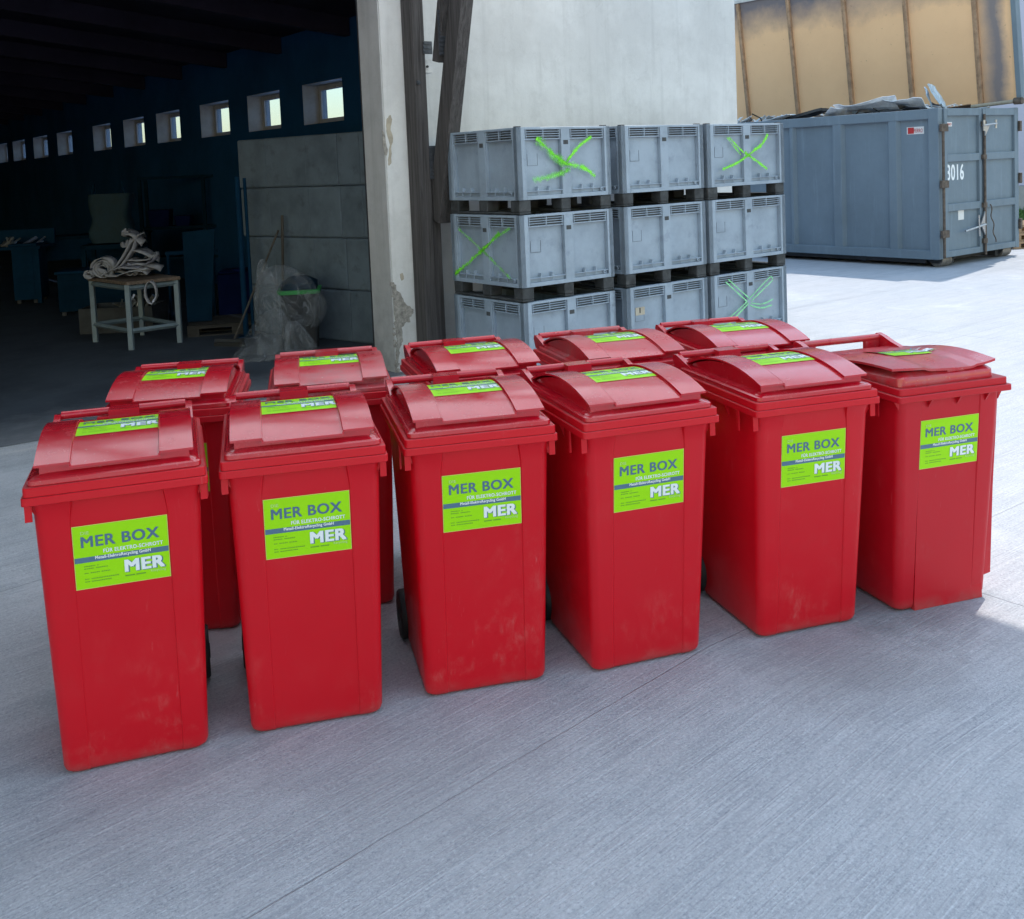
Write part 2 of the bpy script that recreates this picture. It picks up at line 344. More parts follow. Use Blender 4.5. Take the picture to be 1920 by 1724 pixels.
M['strap'] = mat_simple('pale_webbing', (.30, .30, .33), .85, 0, .3, 9, .5, 120, .2, dark=(.2, .19, .17), rnd=True)
M['strap2'] = mat_simple('faded_lilac_webbing', (.24, .24, .29), .85, 0, .3, 9, .5, 120, .2, rnd=True)
M['clad'] = mat_simple('blue_grey_cladding', (.48, .50, .66), .6, 0, .06, .4, .05, 20)
M['cladbase'] = mat_simple('grey_plinth', (.35, .37, .40), .8, 0, .15, 2)
M['pallet'] = mat_wood('pallet_wood', (.24, .16, .10), 'x')
M['broomdark'] = mat_wood('dark_pallet_wood', (.03, .028, .026), 'x')
M['binlid'] = mat_simple('green_plastic_lid', (.02, .30, .06), .45, 0, .2, 5)
M['broom'] = mat_wood('broom_stick', (.055, .050, .045), 'z')

def mat_spray(col_=(.19, .74, .02), thr=(.34, 1.05), amax=.92):
    m = Mat('green_spray_paint', col_, .5); uvn = m.n('ShaderNodeUVMap')
    s = m.xyz(uvn.outputs[0]); u = s[0]; v = s[1]
    d = m.math('ABSOLUTE', m.math('SUBTRACT', v, .5)); d = m.math('MULTIPLY', d, 2)
    n1 = m.noise(11, 6, .78); n2 = m.noise(120, 2, .6)
    a = m.math('SUBTRACT', 1., d); a = m.math('ADD', a, m.math('MULTIPLY', m.math('SUBTRACT', n1, .5), 2.6)); a = m.math('ADD', a, m.math('MULTIPLY', m.math('SUBTRACT', n2, .5), .7))
    a = m.ramp(a, *thr, 0, amax); m.l(a, m.b.inputs['Alpha']); return m.m
M['spray'] = mat_spray(); M['spray_thin'] = mat_spray((.18, .70, .05), (.45, 1.3), .6); M['spray_pale'] = mat_spray((.26, .70, .34), (.1, .7), .85)
def mat_film():
    m = Mat('clear_plastic_film', (.20, .22, .25), .12, 0, .6)
    n = m.noise(3.2, 2.5, .5, None, 1.4); rd = m.math('ABSOLUTE', m.math('SUBTRACT', n, .5)); m.l(m.math('ADD', m.ramp(rd, .0, .022, .34, .0), m.ramp(m.noise(2.2, 3), .42, .64, .07, .34)), m.b.inputs['Alpha']); m.bump(m.noise(14, 4, .6, None, 1.5), .9, .03)
    return m.m
M['film'] = mat_film()
def mat_bag():
    m = Mat('woven_bulk_bag', (.010, .038, .060), .8); m.bump(m.noise(12, 4), .6, .02); m.mixcol(m.ramp(m.noise(6, 5), .4, .7, 0, .6), (.012, .03, .035)); return m.m  # pale bag coloured dark with the shade of the hall
M['bag'] = mat_bag()
def mat_glass():
    m = Mat('window_glass', (.5, .6, .65), .05, 0, .5); tr = m.n('ShaderNodeBsdfTransparent'); tr.inputs[0].default_value = (.60, .74, .95, 1)
    mx = m.n('ShaderNodeMixShader'); mx.inputs[0].default_value = .88; m.l(m.b.outputs[0], mx.inputs[1]); m.l(tr.outputs[0], mx.inputs[2]); m.l(mx.outputs[0], m.t.nodes['Material Output'].inputs[0]); return m.m
M['glass'] = mat_glass()
def mat_lidinside():
    m = Mat('tan_lid_inside', (.88, .55, .31), .7, 0, .3)
    X, Y, Z = m.xyz()                                  # local: x along the hinge, z up the sheet
    a = m.noise(1.0, 6, .65); b = m.noise(11, 6, .7)
    m.mixcol(m.ramp(a, .40, .68, 0, .6), (.78, .47, .26)); m.mixcol(m.ramp(b, .62, .80, 0, .5), (.52, .32, .20))
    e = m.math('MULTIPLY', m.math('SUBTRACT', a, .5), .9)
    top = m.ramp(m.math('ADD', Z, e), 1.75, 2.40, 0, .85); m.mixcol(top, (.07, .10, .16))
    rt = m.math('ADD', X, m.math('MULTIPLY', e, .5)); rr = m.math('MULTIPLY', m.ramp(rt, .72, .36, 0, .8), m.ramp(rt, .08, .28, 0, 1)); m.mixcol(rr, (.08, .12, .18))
    m.mixcol(m.ramp(m.noise(16, 3), .70, .74, 0, .6), (.18, .09, .05))
    m.bump(m.noise(2, 4), .4, .02); return m.m
M['lidin'] = mat_lidinside()
M['tanrib'] = mat_simple('tan_rusty_rib', (.46, .29, .18), .75, 0, .45, 7, .3, dark=(.15, .08, .05))
M['grass'] = mat_simple('grass_blades', (.07, .16, .03), .8, 0, .5, 9, .5)
M['scrapA'] = mat_simple('bare_sheet_metal', (.75, .77, .80), .4, .15, .3, 8, .3, 20)
M['scrapB'] = mat_simple('black_sheet_metal', (.03, .03, .035), .5, .2, .3, 8, .3, 20)
M['scrapC'] = mat_simple('pale_blue_sheet_metal', (.50, .60, .68), .4, .1, .3, 8, .3, 20)

# ------------------------------------------------------------ text as mesh
def text_mesh(txt, size, bold=0, width=None):
    cu = bpy.data.curves.new('t', 'FONT'); cu.body = txt; cu.size = 1; cu.resolution_u = 3; cu.space_character = 1.08
    ob = bpy.data.objects.new('t', cu); col.objects.link(ob)
    bpy.context.view_layer.update()
    dg = bpy.context.evaluated_depsgraph_get(); me = ob.evaluated_get(dg).to_mesh()
    vs = [(v.co.x * size, v.co.y * size) for v in me.vertices]; fs = [tuple(p.vertices) for p in me.polygons]
    ob.evaluated_get(dg).to_mesh_clear(); bpy.data.objects.remove(ob); bpy.data.curves.remove(cu)
    x0 = min(v[0] for v in vs); x1 = max(v[0] for v in vs); y0 = min(v[1] for v in vs)
    k = (width / (x1 - x0)) if width else 1
    return [((x - x0) * k, y - y0) for x, y in vs], fs, (x1 - x0) * k
def boldset(size, bold):
    e = bold * size; return [(0, 0)] if not bold else [(-e, -e * .6), (e, -e * .6), (-e, e * .6), (e, e * .6), (0, 0)]
def subdiv_rect(x0, y0, x1, y1, nx=6, ny=8):
    vs = [(x0 + (x1 - x0) * i / nx, y0 + (y1 - y0) * j / ny) for j in range(ny + 1) for i in range(nx + 1)]
    fs = [(j * (nx + 1) + i, j * (nx + 1) + i + 1, (j + 1) * (nx + 1) + i + 1, (j + 1) * (nx + 1) + i) for j in range(ny) for i in range(nx)]
    return vs, fs
def sticker(map_fn, W=.29, H=.21):
    """map_fn(u, v, lift) -> local point; u,v measured from the lower left corner"""
    mb = MB()
    def put(vs, fs, lift, mi): mb.add([map_fn(x, y, lift) for x, y in vs], fs, mi)
    put(*subdiv_rect(-.002, -.002, W + .002, H + .002), .0016, 1)
    put(*subdiv_rect(0, 0, W, H), .0020, 0)
    put(*subdiv_rect(0, .0875, W, .1055, 6, 1), .0024, 2)
    def T(txt, size, x, y, mi, bold=0, width=None, lift=.0028, right=None, sh=0):
        vs, fs, wd = text_mesh(txt, size, bold, width)
        if right is not None: x = right - wd
        for q_, (ex, ey) in enumerate(boldset(size, bold)): put([(x + a + ex, y + b + ey) for a, b in vs], fs, lift + q_ * .00012, mi)
    T('MER BOX', .052, .024, .1385, 2, .026, .238)
    T('DIE', .015, .024, .182, 5, .02, .025)
    T('F\u00dcR ELEKTRO-SCHROTT', .0175, 0, .1135, 3, .03, .184, right=.273)
    T('Metall-ElektroRecycling GmbH', .0145, 0, .0920, 3, .035, .170, right=.233)
    T('MER', .056, 0, .0365, 2, .055, .120, .0024, right=.2760)
    T('MER', .056, 0, .0385, 3, .050, .120, .0032, right=.2725)
    T('Recycling', .0125, 0, .0215, 5, .02, .047, right=.277)
    rr = random.Random(3)
    for y, ws in ((.073, (.034, .005)), (.065, (.030, .036)), (.050, (.012, .028, .026)), (.030, (.014, .085)), (.021, (.014, .060))):
        x = .027
        for wdt in ws:
            xx = x
            while xx < x + wdt:
                l = rr.uniform(.002, .006); put(*subdiv_rect(xx, y, min(xx + l, x + wdt), y + .0028, 1, 1), .0028, 4); xx += l + .0012
            x += wdt + .006
    for x, wdt in ((.150, .030), (.184, .030)):
        put(*subdiv_rect(x, .022, x + wdt, .0255, 3, 1), .0028, 4)
    return mb
STK = [M['green'], M['edge'], M['blue'], M['white'], M['ink'], M['pale']]
#BINS
def arc(cx, cy, r, a0, a1, n=5): return [(cx + r * math.cos(R(a0 + (a1 - a0) * k / n)), cy + r * math.sin(R(a0 + (a1 - a0) * k / n))) for k in range(n + 1)]
def rrect(x0, y0, x1, y1, r, z, n=5):
    p = arc(x0 + r, y0 + r, r, 180, 270, n) + arc(x1 - r, y0 + r, r, 270, 360, n) + arc(x1 - r, y1 - r, r, 0, 90, n) + arc(x0 + r, y1 - r, r, 90, 180, n)
    return [Vector((x, y, z)) for x, y in p]
def lerp(a, b, t): return a + (b - a) * t
ZT = .952
def wall_w(z): return lerp(.232, .258, z / ZT)
def wall_f(z): return lerp(.004, -.072, z / ZT)
def wall_k(z): return lerp(.500, .605, z / ZT)
def panel_y(z): return wall_f(z) + .004
def arch(y):
    t = (y - .23) / .34
    return 1.104 - (.062 if t < 0 else .068) * abs(t) ** 2.0
def make_bin(kind, name='wheelie_bin'):
    root = empty(name)
    red = M['red'] if kind != 'open' else M['red_dark']; lidm = {'clean': M['lid'], 'dusty': M['lid_dusty'], 'open': M['lid_dusty']}[kind]
    op = kind == 'open'
    # ---- body
    mb = MB(); rings = []
    zs = [(0, .026), (.005, .012), (.014, .004), (.03, 0), (.2, 0), (.4, 0), (.6, 0), (.8, 0), (.865, 0), (.885, 0), (.91, 0), (.935, 0), (.955, 0)]
    for z, ins in zs:
        w_ = wall_w(z) - ins; f = wall_f(z) + ins; k = wall_k(z) - ins; rc = .036
        fl = 0 if z < .87 else (z - .87) / .085
        ff = f - (0 if op else .018 * fl * fl); r = .004 + (0 if op else .018 * fl * fl)
        s = .147 - (0 if op else .012 * fl)
        p = arc(-w_ + rc, ff + rc, rc, 180, 270, 6) + [(-s - .004, ff), (-s, ff + r), (s, ff + r), (s + .004, ff)] + arc(w_ - rc, ff + rc, rc, 270, 360, 6) + arc(w_ - rc, k - rc, rc, 0, 90, 5) + arc(-w_ + rc, k - rc, rc, 90, 180, 5)
        rings.append([Vector((x, y, z)) for x, y in p])
    mb.loft(rings)
    # rim in two tiers
    for z0, z1, e in ((.944, .970, 0), (.9705, 1.0, -.006)):
        x, y0, y1 = .284 + e, -.106 - e, .645 + e
        if op and e < 0: x -= .006; y0 += .008
        mb.loft([rrect(-x + .002, y0 + .002, x - .002, y1 - .002, .012, z0), rrect(-x, y0, x, y1, .014, z0 + .002), rrect(-x, y0, x, y1, .014, z1 - .002), rrect(-x + .002, y0 + .002, x - .002, y1 - .002, .012, z1)])
    for s in (-1, 1):      # lifting tabs and side gussets under the rim
        mb.box(s * .281 - .0035, .035, .862, s * .281 + .0035, .055, .946)
        if not op: mb.box(s * .268 - .011, -.072, .885, s * .268 + .011, -.066, .946)
        mb.prism([(s * .250, .90), (s * .278, .946), (s * .250, .946)], 'y', -.058, -.054)
        mb.prism([(s * .250, .87), (s * .278, .946), (s * .250, .946)], 'y', .30, .306)
        mb.prism([(s * .250, .87), (s * .278, .946), (s * .250, .946)], 'y', .16, .166)
    if op:
        for x in (-.115, .03, .175): mb.prism([(-.070, .905), (-.098, .946), (-.066, .946)], 'x', x - .004, x + .004)
        mb.prism([(wall_f(.55) + .0039, .55), (-.003, .045), (-.0045, .001), (.05, .001), (.05, .55)], 'x', -.1475, .1475)
        mb.prism([(wall_f(.07) + .001, .070), (-.004, .001), (.05, .001), (.05, .070)], 'x', .1478, .205)
        mb.loft([[Vector((x, y, z)) for x, y in ((.20, f0), (.262, f0 + .01), (.262, f0 + .09), (.20, f0 + .09))] for z, f0 in ((.075, .035), (.10, .0), (.5, -.02), (.95, -.055))])
    mb.build('body', red, root, smooth=28)
    # ---- wheels, axle
    for s in (-1, 1):
        wm = MB(); x0 = s * .205; x1 = s * .258
        prof = [(.060, 0), (.094, 0), (.1, .15), (.1, .85), (.094, 1), (.060, 1)]
        rg = [[Vector((lerp(x0, x1, t), .545 + r * math.cos(2 * math.pi * k / 28), .1 + r * math.sin(2 * math.pi * k / 28))) for k in range(28)] for r, t in prof]
        wm.loft(rg); wh = wm.build('wheel', M['black'], root, smooth=40)
        hb = MB(); hb.cyl((x0 + s * .004, .545, .1), (x1 + s * .003, .545, .1), .028, 16); hb.build('hub', M['black'], wh, smooth=40)
    ax = MB(); ax.cyl((-.21, .545, .1), (.21, .545, .1), .011, 10); ax.build('axle', M['plate'], root, smooth=40)
    # ---- lid
    lb = MB()
    if not op:
        x, y0, y1 = .264, -.087, .60
        lb.loft([rrect(-x, y0, x, y1, .024, 1.0005), rrect(-x - .002, y0 - .002, x + .002, y1, .026, 1.004), rrect(-x - .001, y0 - .001, x + .001, y1, .026, 1.017), rrect(-x + .006, y0 + .006, x - .006, y1 - .004, .022, 1.0215)])
        # sloping skirt up to the dome
        def skirt(inx, iny, z0, dz): return [Vector((p.x, p.y, z0 + dz * max(0, (p.y + .09) / .69))) for p in rrect(-x + inx, y0 + iny, x - inx, y1 - .004, .03, 0)]
        lb.loft([skirt(.010, .012, 1.0205, .0), skirt(.014, .018, 1.025, .006), skirt(.040, .035, 1.031, .010)], caps=True)
        # dome
        ys = [-.052 + (.655) * k / 22 for k in range(23)]
        prof = [(y, arch(y) - .008) for y in ys] + [(ys[-1], 1.015), (ys[0], 1.015)]
        lb.prism(prof, 'x', -.230, .230)
        def plate(xa, xb, ya, lift, th=.006, thick_front=0):
            yy = [ya + (.605 - ya) * k / 22 for k in range(23)]
            top = [(y, arch(y) + lift) for y in yy]; bot = [(y, arch(y) + lift - th) for y in reversed(yy)]
            lb.prism(top + bot, 'x', xa, xb)
        plate(-.243, -.139, -.073, .008, .008); plate(.139, .243, -.073, .008, .008); plate(-.1385, .1385, -.078, -.002, .007)
        for s_ in (-1, 1):
            yy = [-.074 + .66 * k / 22 for k in range(23)]
            lb.tube([(s_ * .1385, y, arch(y) + .0055) for y in yy], .0035, 6)
        # soft steps beside the centre field
        for s in (-1, 1): plate(*(sorted((s * .139, s * .1325))), -.073, .002, .007)
        lid = lb.build('lid', lidm, root, smooth=30)
        hb = MB()
        for s in (-1, 1):
            hb.prism([(.50, 1.0), (.665, 1.0), (.690, 1.045), (.680, 1.064), (.655, 1.066), (.60, 1.052), (.52, 1.030)], 'x', s * .228, s * .252)
            hb.cyl((s * .055, .668, 1.059), (s * .228, .668, 1.059), .016, 12)
            hb.box(s * .055, .615, 1.028, s * .226, .640, 1.036)
        hb.box(-.056, .610, 1.025, .056, .688, 1.072)
        hb.build('handle', lidm, root, smooth=35)
        def lm(u, v, l): y = .125 + v; return (u - .14, y, arch(y) - .002 + l)
        st = sticker(lm, .28, .205); st.build('sticker', STK, lid)
    else:
        def rr2(e, z, rc=.035): return [Vector((p.x, p.y, z - .03 * max(0, p.y) / .6 * (z > 1.03))) for p in rrect(-.262 + e, -.072 + e, .228 - e, .60 - e * .3, rc, z)]
        lb.loft([rr2(.002, 1.0005), rr2(0, 1.004), rr2(.003, 1.036), rr2(.007, 1.040), rr2(.030, 1.058), rr2(.034, 1.0585)])
        nx, ny = 26, 20; top = []
        def warp(u, v):
            k = max(0, .26 - u) / .26; kr = max(0, u - .86) / .14
            xx = lerp(-.268, .232, u); yy = lerp(-.068 + .030 * k ** 2 + .004 * kr ** 2, .60, v)
            zz = 1.073 + .020 * math.sin(math.pi * min(1, v * 1.25)) - .042 * v ** 2 - .020 * k * math.sin(math.pi * v) + .006 * math.sin(5 * u + 1) * (1 - v) + .008 * kr * (1 - v)
            if .28 < u < .80: zz -= .008 * min(1, (u - .28) / .04, (.80 - u) / .04) * min(1, (1 - v) * 6)
            return xx, yy, zz
        for j in range(ny + 1):
            for i in range(nx + 1): top.append(warp(i / nx, j / ny))
        fs = [(j * (nx + 1) + i, j * (nx + 1) + i + 1, (j + 1) * (nx + 1) + i + 1, (j + 1) * (nx + 1) + i) for j in range(ny) for i in range(nx)]
        n0 = len(top); lb.add(top + [(a, b, c - .010) for a, b, c in top], fs + [tuple(n0 + q for q in reversed(f)) for f in fs] +
               [(i, i + 1, n0 + i + 1, n0 + i) for i in range(nx)] + [(j * (nx + 1), (j + 1) * (nx + 1), n0 + (j + 1) * (nx + 1), n0 + j * (nx + 1)) for j in range(ny)] + [(j * (nx + 1) + nx, (j + 1) * (nx + 1) + nx, n0 + (j + 1) * (nx + 1) + nx, n0 + j * (nx + 1) + nx) for j in range(ny)])
        lb.box(-.01, -.060, 1.0415, .075, -.03, 1.052)
        lid = lb.build('lid', lidm, root, smooth=40)
        hb = MB()
        for s in (-1, 1):
            x0, x1 = (-.272, -.246) if s < 0 else (.186, .212)
            hb.prism([(.44, 1.035), (.50, 1.045), (.56, 1.060), (.62, 1.080), (.665, 1.088), (.680, 1.078), (.672, 1.0), (.52, 1.0)], 'x', x0, x1)
            xa, xb = (-.245, -.175) if s < 0 else (.105, .185)
            hb.box(xa, .640, 1.0, xb, .662, 1.058)
        hb.cyl((-.246, .652, 1.069), (.186, .652, 1.069), .0165, 14)
        hb.box(-.245, .625, .985, .185, .662, 1.018)
        hb.build('handle', lidm, root, smooth=35)
        def lm(u, v, l):
            y = .17 + v * .95; uu = (u - .115 + .268 - .02) / .50; k = max(0, .26 - uu) / .26; vv = (y + .064) / .664; q = warp(uu, vv); return (q[0], q[1], q[2] + l + .0012)
        st = sticker(lm, .235, .175); st.build('sticker', STK, lid)
    SC = 1.0
    def fm(u, v, l):
        z = .636 + v; return (u - .145, panel_y(z) - l, z)
    sticker(fm).build('sticker', STK, root)
    return root
bins = [('f1', -1.340, 3.372, 18.1, 'clean'), ('f2', -.762, 3.562, 14.3, 'clean'), ('f3', -.162, 3.762, 13.6, 'clean'), ('f4', .466, 3.914, 18.4, 'clean'),
        ('f5', 1.158, 4.132, 16.9, 'clean'), ('f6', 1.785, 4.325, 17.5, 'open'),
        ('b1', -1.481, 4.338, 9.6, 'clean'), ('b2', -.827, 4.522, 11.6, 'dusty'), ('b3', -.147, 4.690, 16.4, 'clean'), ('b4', .539, 4.824, 17.5, 'dusty'), ('b5', 1.168, 4.974, 13.9, 'clean')]
blabels = {'f1': 'red bin at the left end of the front row, nearest the camera',
 'f2': 'second bin from the left in the front row, faded pinkish red lower front',
 'f3': 'third red bin from the left in the front row, pale scuffs low on its front',
 'f4': 'fourth red bin from the left in the front row, standing before the grey boxes',
 'f5': 'front row bin second from the right, lid glaring white, scratched lower left corner',
 'f6': 'bin at the right end with raised open handle and warped buckled lid',
 'b1': 'back row bin at the far left, lid seen in front of the dark hall doorway',
 'b2': 'dusty lidded bin, second from the left in the back row, before the pillar',
 'b3': 'middle bin of the back row, in front of the timber post',
 'b4': 'dirt caked bin of the back row, in front of the left and middle crate stacks',
 'b5': 'back row bin at the far right, in front of the rightmost crate stack'}
protos = {}
for key, x, y, a, kind in bins:
    if kind in protos: o = copy_tree(protos[kind])
    else: o = protos[kind] = make_bin(kind)
    o.location = (x, y, 0); o.rotation_euler = (0, 0, R(a)); tag(o, blabels[key], 'wheelie bin', 'red wheelie bins in two rows')
    o.scale = (1, 1, {'f1': 1.013, 'f2': 1.013, 'f3': 1.008, 'f4': 1.005, 'f6': .983}.get(key, 1))
#ENDBINS
# ------------------------------------------------------------ setting: ground
g = MB(); g.quad([(-250, -250, 0), (250, -250, 0), (250, 250, 0), (-250, 250, 0)])
tag(g.build('ground', M['concrete']), kind='structure')
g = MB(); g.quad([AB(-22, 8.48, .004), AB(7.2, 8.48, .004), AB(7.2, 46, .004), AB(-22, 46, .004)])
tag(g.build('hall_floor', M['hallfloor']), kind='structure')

# ------------------------------------------------------------ hall building
hall = empty('workshop_hall', AB(5, 8.6), TH, 'white plastered workshop with dark open doorway and a row of small windows inside', 'building')
def H(a, b): return a - 5, b - 8.6            # local coords in the hall frame
wins = [(13.03, 14.30), (15.11, 16.38), (17.18, 18.55), (19.63, 21.0), (21.78, 23.2), (24.17, 25.6), (27.5, 29.0), (30.05, 31.7), (32.75, 34.4), (35.2, 36.7)]
WZ0, WZ1 = 2.67, 3.265
sw = MB()
def hb_(mb, a0, b0, z0, a1, b1, z1, mi=0): mb.box(a0 - 5, b0 - 8.6, z0, a1 - 5, b1 - 8.6, z1, mi)
hb_(sw, 6.9, 9.0, 0, 7.3, 46, WZ0); hb_(sw, 6.9, 9.0, WZ1, 7.3, 46, 5.2)
prev = 9.0
for b0, b1 in wins: hb_(sw, 6.9, prev, WZ0, 7.3, b0, WZ1); prev = b1
hb_(sw, 6.9, prev, WZ0, 7.3, 46, WZ1)
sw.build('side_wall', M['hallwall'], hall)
for b0, b1 in wins:
    f = MB(); a0, a1 = 7.16, 7.22; e = .085
    hb_(f, a0, b0 + .01, WZ0 + .01, a1, b0 + e, WZ1 - .01); hb_(f, a0, b1 - e, WZ0 + .01, a1, b1 - .01, WZ1 - .01)
    hb_(f, a0, b0 + e, WZ0 + .01, a1, b1 - e, WZ0 + e); hb_(f, a0, b0 + e, WZ1 - e, a1, b1 - e, WZ1 - .01)
    hb_(f, 7.13, (b0 + b1) / 2 - .02, WZ1 - .075, 7.16, (b0 + b1) / 2 + .02, WZ1 - .045)
    fo = f.build('window', M['frame'], hall)
    rv = MB(); hb_(rv, 6.902, b0, WZ0 - .0, 7.29, b0 + .004, WZ1); hb_(rv, 6.902, b1 - .004, WZ0, 7.29, b1, WZ1)
    hb_(rv, 6.902, b0 + .004, WZ1 - .004, 7.29, b1 - .004, WZ1); hb_(rv, 6.902, b0 + .004, WZ0, 7.29, b1 - .004, WZ0 + .004)
    rv.build('reveal', M['frame'], fo)
    p = MB(); hb_(p, 7.185, b0 + e, WZ0 + e, 7.192, b1 - e, WZ1 - e); p.build('pane', M['glass'], fo)
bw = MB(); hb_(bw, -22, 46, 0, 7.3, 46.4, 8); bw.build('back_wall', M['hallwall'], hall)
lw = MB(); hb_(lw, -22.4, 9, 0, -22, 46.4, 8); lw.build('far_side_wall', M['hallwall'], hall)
rf = MB()
rf.prism([(6.85 - 5, 4.05), (7.5 - 5, 4.02), (7.5 - 5, 4.3), (-7.5 - 5, 6.1), (-22.4 - 5, 4.3), (-22.4 - 5, 4.0), (-7.5 - 5, 5.8)], 'y', .4, 37.8)
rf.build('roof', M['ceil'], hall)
for k in range(16):
    pm = MB(); b = 10.5 + k * 2.2
    pm.prism([(6.88 - 5, 3.80), (6.88 - 5, 4.05), (-7.5 - 5, 5.75), (-7.5 - 5, 5.50)], 'y', b - 8.6, b - 8.6 + .14)
    pm.build('roof_beam', M['ceil'], hall)
lt = MB(); hb_(lt, -22.4, 8.6, 4.35, 4.98, 8.95, 7.0); lt.build('lintel', M['plaster'], hall)
# front wall panel with pillar edge (doorway side)
def ragged(n, seed, amp, lo, hi):
    rr = random.Random(seed); return [(lo + (hi - lo) * k / n, rr.uniform(-amp, amp)) for k in range(n + 1)]
fw = MB(); hb_(fw, 4.984, 8.6, 0, 9.99, 9.0, 7.0); fwo = fw.build('front_wall', [M['plaster']], hall)
rvl = MB(); hb_(rvl, 4.972, 8.612, 0, 4.984, 8.998, 7.0); rvl.build('doorway_reveal', M['reveal'], hall)
# broken corner: chipped plaster showing mortar
def chip(name, pts, mat, y=8.596, parent=hall, amp=.006, jag=4, seed=1, dep=.006):
    rr = random.Random(seed); out = []
    n = len(pts)
    for i in range(n):
        p, q = pts[i], pts[(i + 1) % n]
        for k in range(jag):
            t = k / jag; s = amp if k else amp * .3
            out.append((lerp(p[0], q[0], t) + rr.uniform(-s, s) - 5, lerp(p[1], q[1], t) + rr.uniform(-s, s)))
    mb = MB(); mb.prism(out, 'y', y - 8.6, y - 8.6 + dep); return mb.build(name, mat, parent)
def wp(px, py):      # photo pixel on the front wall plane -> (a, z)
    d = Fv + Rv * ((px - CX) / F_PX) - Uv * ((py - CY) / F_PX)
    nb = AB(0, 1); t = (8.6) / d.dot(nb); P = Vector((0, 0, HC)) + d * t
    return (P.dot(AB(1, 0)), P.z)
dmg = [(730, 527), (738, 530), (744, 545), (752, 553), (757, 566), (764, 573), (774, 580), (775, 587), (768, 595), (769, 604), (762, 604), (753, 614), (756, 640), (750, 652), (748, 668), (744, 690), (741, 700), (744, 640), (741, 600), (738, 560)]
chip('broken_plaster', [wp(*q) for q in dmg], M['mortar'], seed=4, amp=.008, jag=3)
dmg2 = [(716, 245), (720, 250), (723, 268), (727, 280), (725, 292), (721, 290), (718, 275)]
chip('broken_plaster', [wp(*q) for q in dmg2], M['mortar'], seed=5, amp=.004, jag=3)
tan = [(726, 222), (732, 216), (735, 224), (732, 245), (737, 260), (733, 280), (734, 305), (729, 312), (727, 300), (731, 272), (724, 245), (724, 232)]
chip('flaked_patch', [wp(*q) for q in tan], M['patch_tan'], y=8.597, seed=6, amp=.006, jag=3, dep=.004)
bl = [(838, 170), (846, 160), (857, 152), (858, 165), (855, 188), (842, 200), (836, 192)]
chip('filler_patch', [wp(*q) for q in bl], M['patch'], y=8.597, seed=7, amp=.006, jag=3, dep=.004)
chip('flaked_patch', [wp(*q) for q in [(750, 515), (755, 512), (757, 524), (753, 527)]], M['patch_tan'], y=8.597, seed=8, amp=.006, jag=2, dep=.004)
# loose plaster lips and mortar lumps down the broken edge
lm_ = MB(); rr = random.Random(12)
for k in range(46):
    t = rr.random(); px = lerp(734, 745, t) + rr.uniform(-2, 22 * math.sin(math.pi * min(1, t * 1.4 + .1)) ** 2 + 3); py = lerp(532, 700, t)
    a, z = wp(px, py); s = rr.uniform(.006, .022)
    Mx = Matrix.Translation((a - 5, -.004, z)) @ Matrix.Rotation(rr.uniform(0, 6), 4, 'Y')
    lm_.prism([(-s, -s * .5), (s * .3, -s), (s, s * .3), (-.2 * s, s)], 'y', -rr.uniform(.001, .012), .004, 0, Mx)
lm_.build('plaster_flakes', M['mortar'], hall)['kind'] = 'stuff'
# outer door-edge strip, thin dark gap line
eg = MB(); hb_(eg, 4.966, 8.995, 0, 4.99, 9.015, 4.35); eg.build('door_track', M['cont_dark'], hall)
# wall strip beyond the post
# ------------------------------------------------------------ timber post, with an unseen canopy roof added for shade
can = empty('timber_canopy', AB(5.3, 8.4), TH, 'weathered dark timber post with diagonal brace carrying an unseen roof added for shade', 'canopy')
def cb(mb, a0, b0, z0, a1, b1, z1, mi=0): mb.box(a0 - 5.3, b0 - 8.4, z0, a1 - 5.3, b1 - 8.4, z1, mi)
p = MB(); cb(p, 5.215, 8.40, 0, 5.345, 8.594, 6.0); p.build('post', M['timber'], can, bevel=.006)
p = MB(); cb(p, 5.350, 8.43, 0, 5.452, 8.594, 2.0); p.build('post', M['timber'], can, bevel=.006)
p = MB()
def brc(d0, z0, d1, z1, a0, a1, th):
    t = Vector((-(d1 - d0), z1 - z0)).normalized(); nrm = Vector((t.y, -t.x)) * th / 2
    pts = [(-d0 + nrm.x, z0 + nrm.y), (-d1 + nrm.x, z1 + nrm.y), (-d1 - nrm.x, z1 - nrm.y), (-d0 - nrm.x, z0 - nrm.y)]
    p.prism([(q[0], q[1]) for q in pts], 'x', a0 - 5.3, a1 - 5.3)
brc(-.02, 1.45, .92, 5.0, 5.365, 5.50, .20); p.build('brace', M['timber'], can, bevel=.006)
p = MB(); brc(.16, 2.95, .66, 5.0, 5.350, 5.435, .11); p.build('short_brace', M['timber'], can, bevel=.006)
p = MB(); cb(p, 5.36, 8.54, 1.98, 5.43, 8.594, 5.4); cb(p, 5.392, 8.536, 1.98, 5.398, 8.541, 5.4, 1); p.build('white_rail', [M['wht'], M['hole']], can, bevel=.003)
p = MB(); cb(p, 5.345, 8.47, 2.87, 5.465, 8.535, 3.0); p.cyl((.105, .055, 2.93), (.105, .072, 2.93), .012, 10, 1); p.build('insulator_plate', [M['wht'], M['hole']], can, bevel=.004)
def nailplate(a0, z0, a1, z1, b):
    q = MB(); cb(q, a0, b, z0, a1, b + .006, z1)
    n = max(3, int((z1 - z0) / .035))
    for k in range(n): cb(q, a0 + .004, b - .008, z0 + (k + .25) * (z1 - z0) / n, a1 - .004, b, z0 + (k + .7) * (z1 - z0) / n)
    q.build('nail_plate', M['plate'], can)
nailplate(5.33, 1.85, 5.42, 2.17, 8.385); nailplate(5.33, 3.00, 5.47, 3.42, 8.13); nailplate(5.32, 3.04, 5.42, 3.16, 8.388)
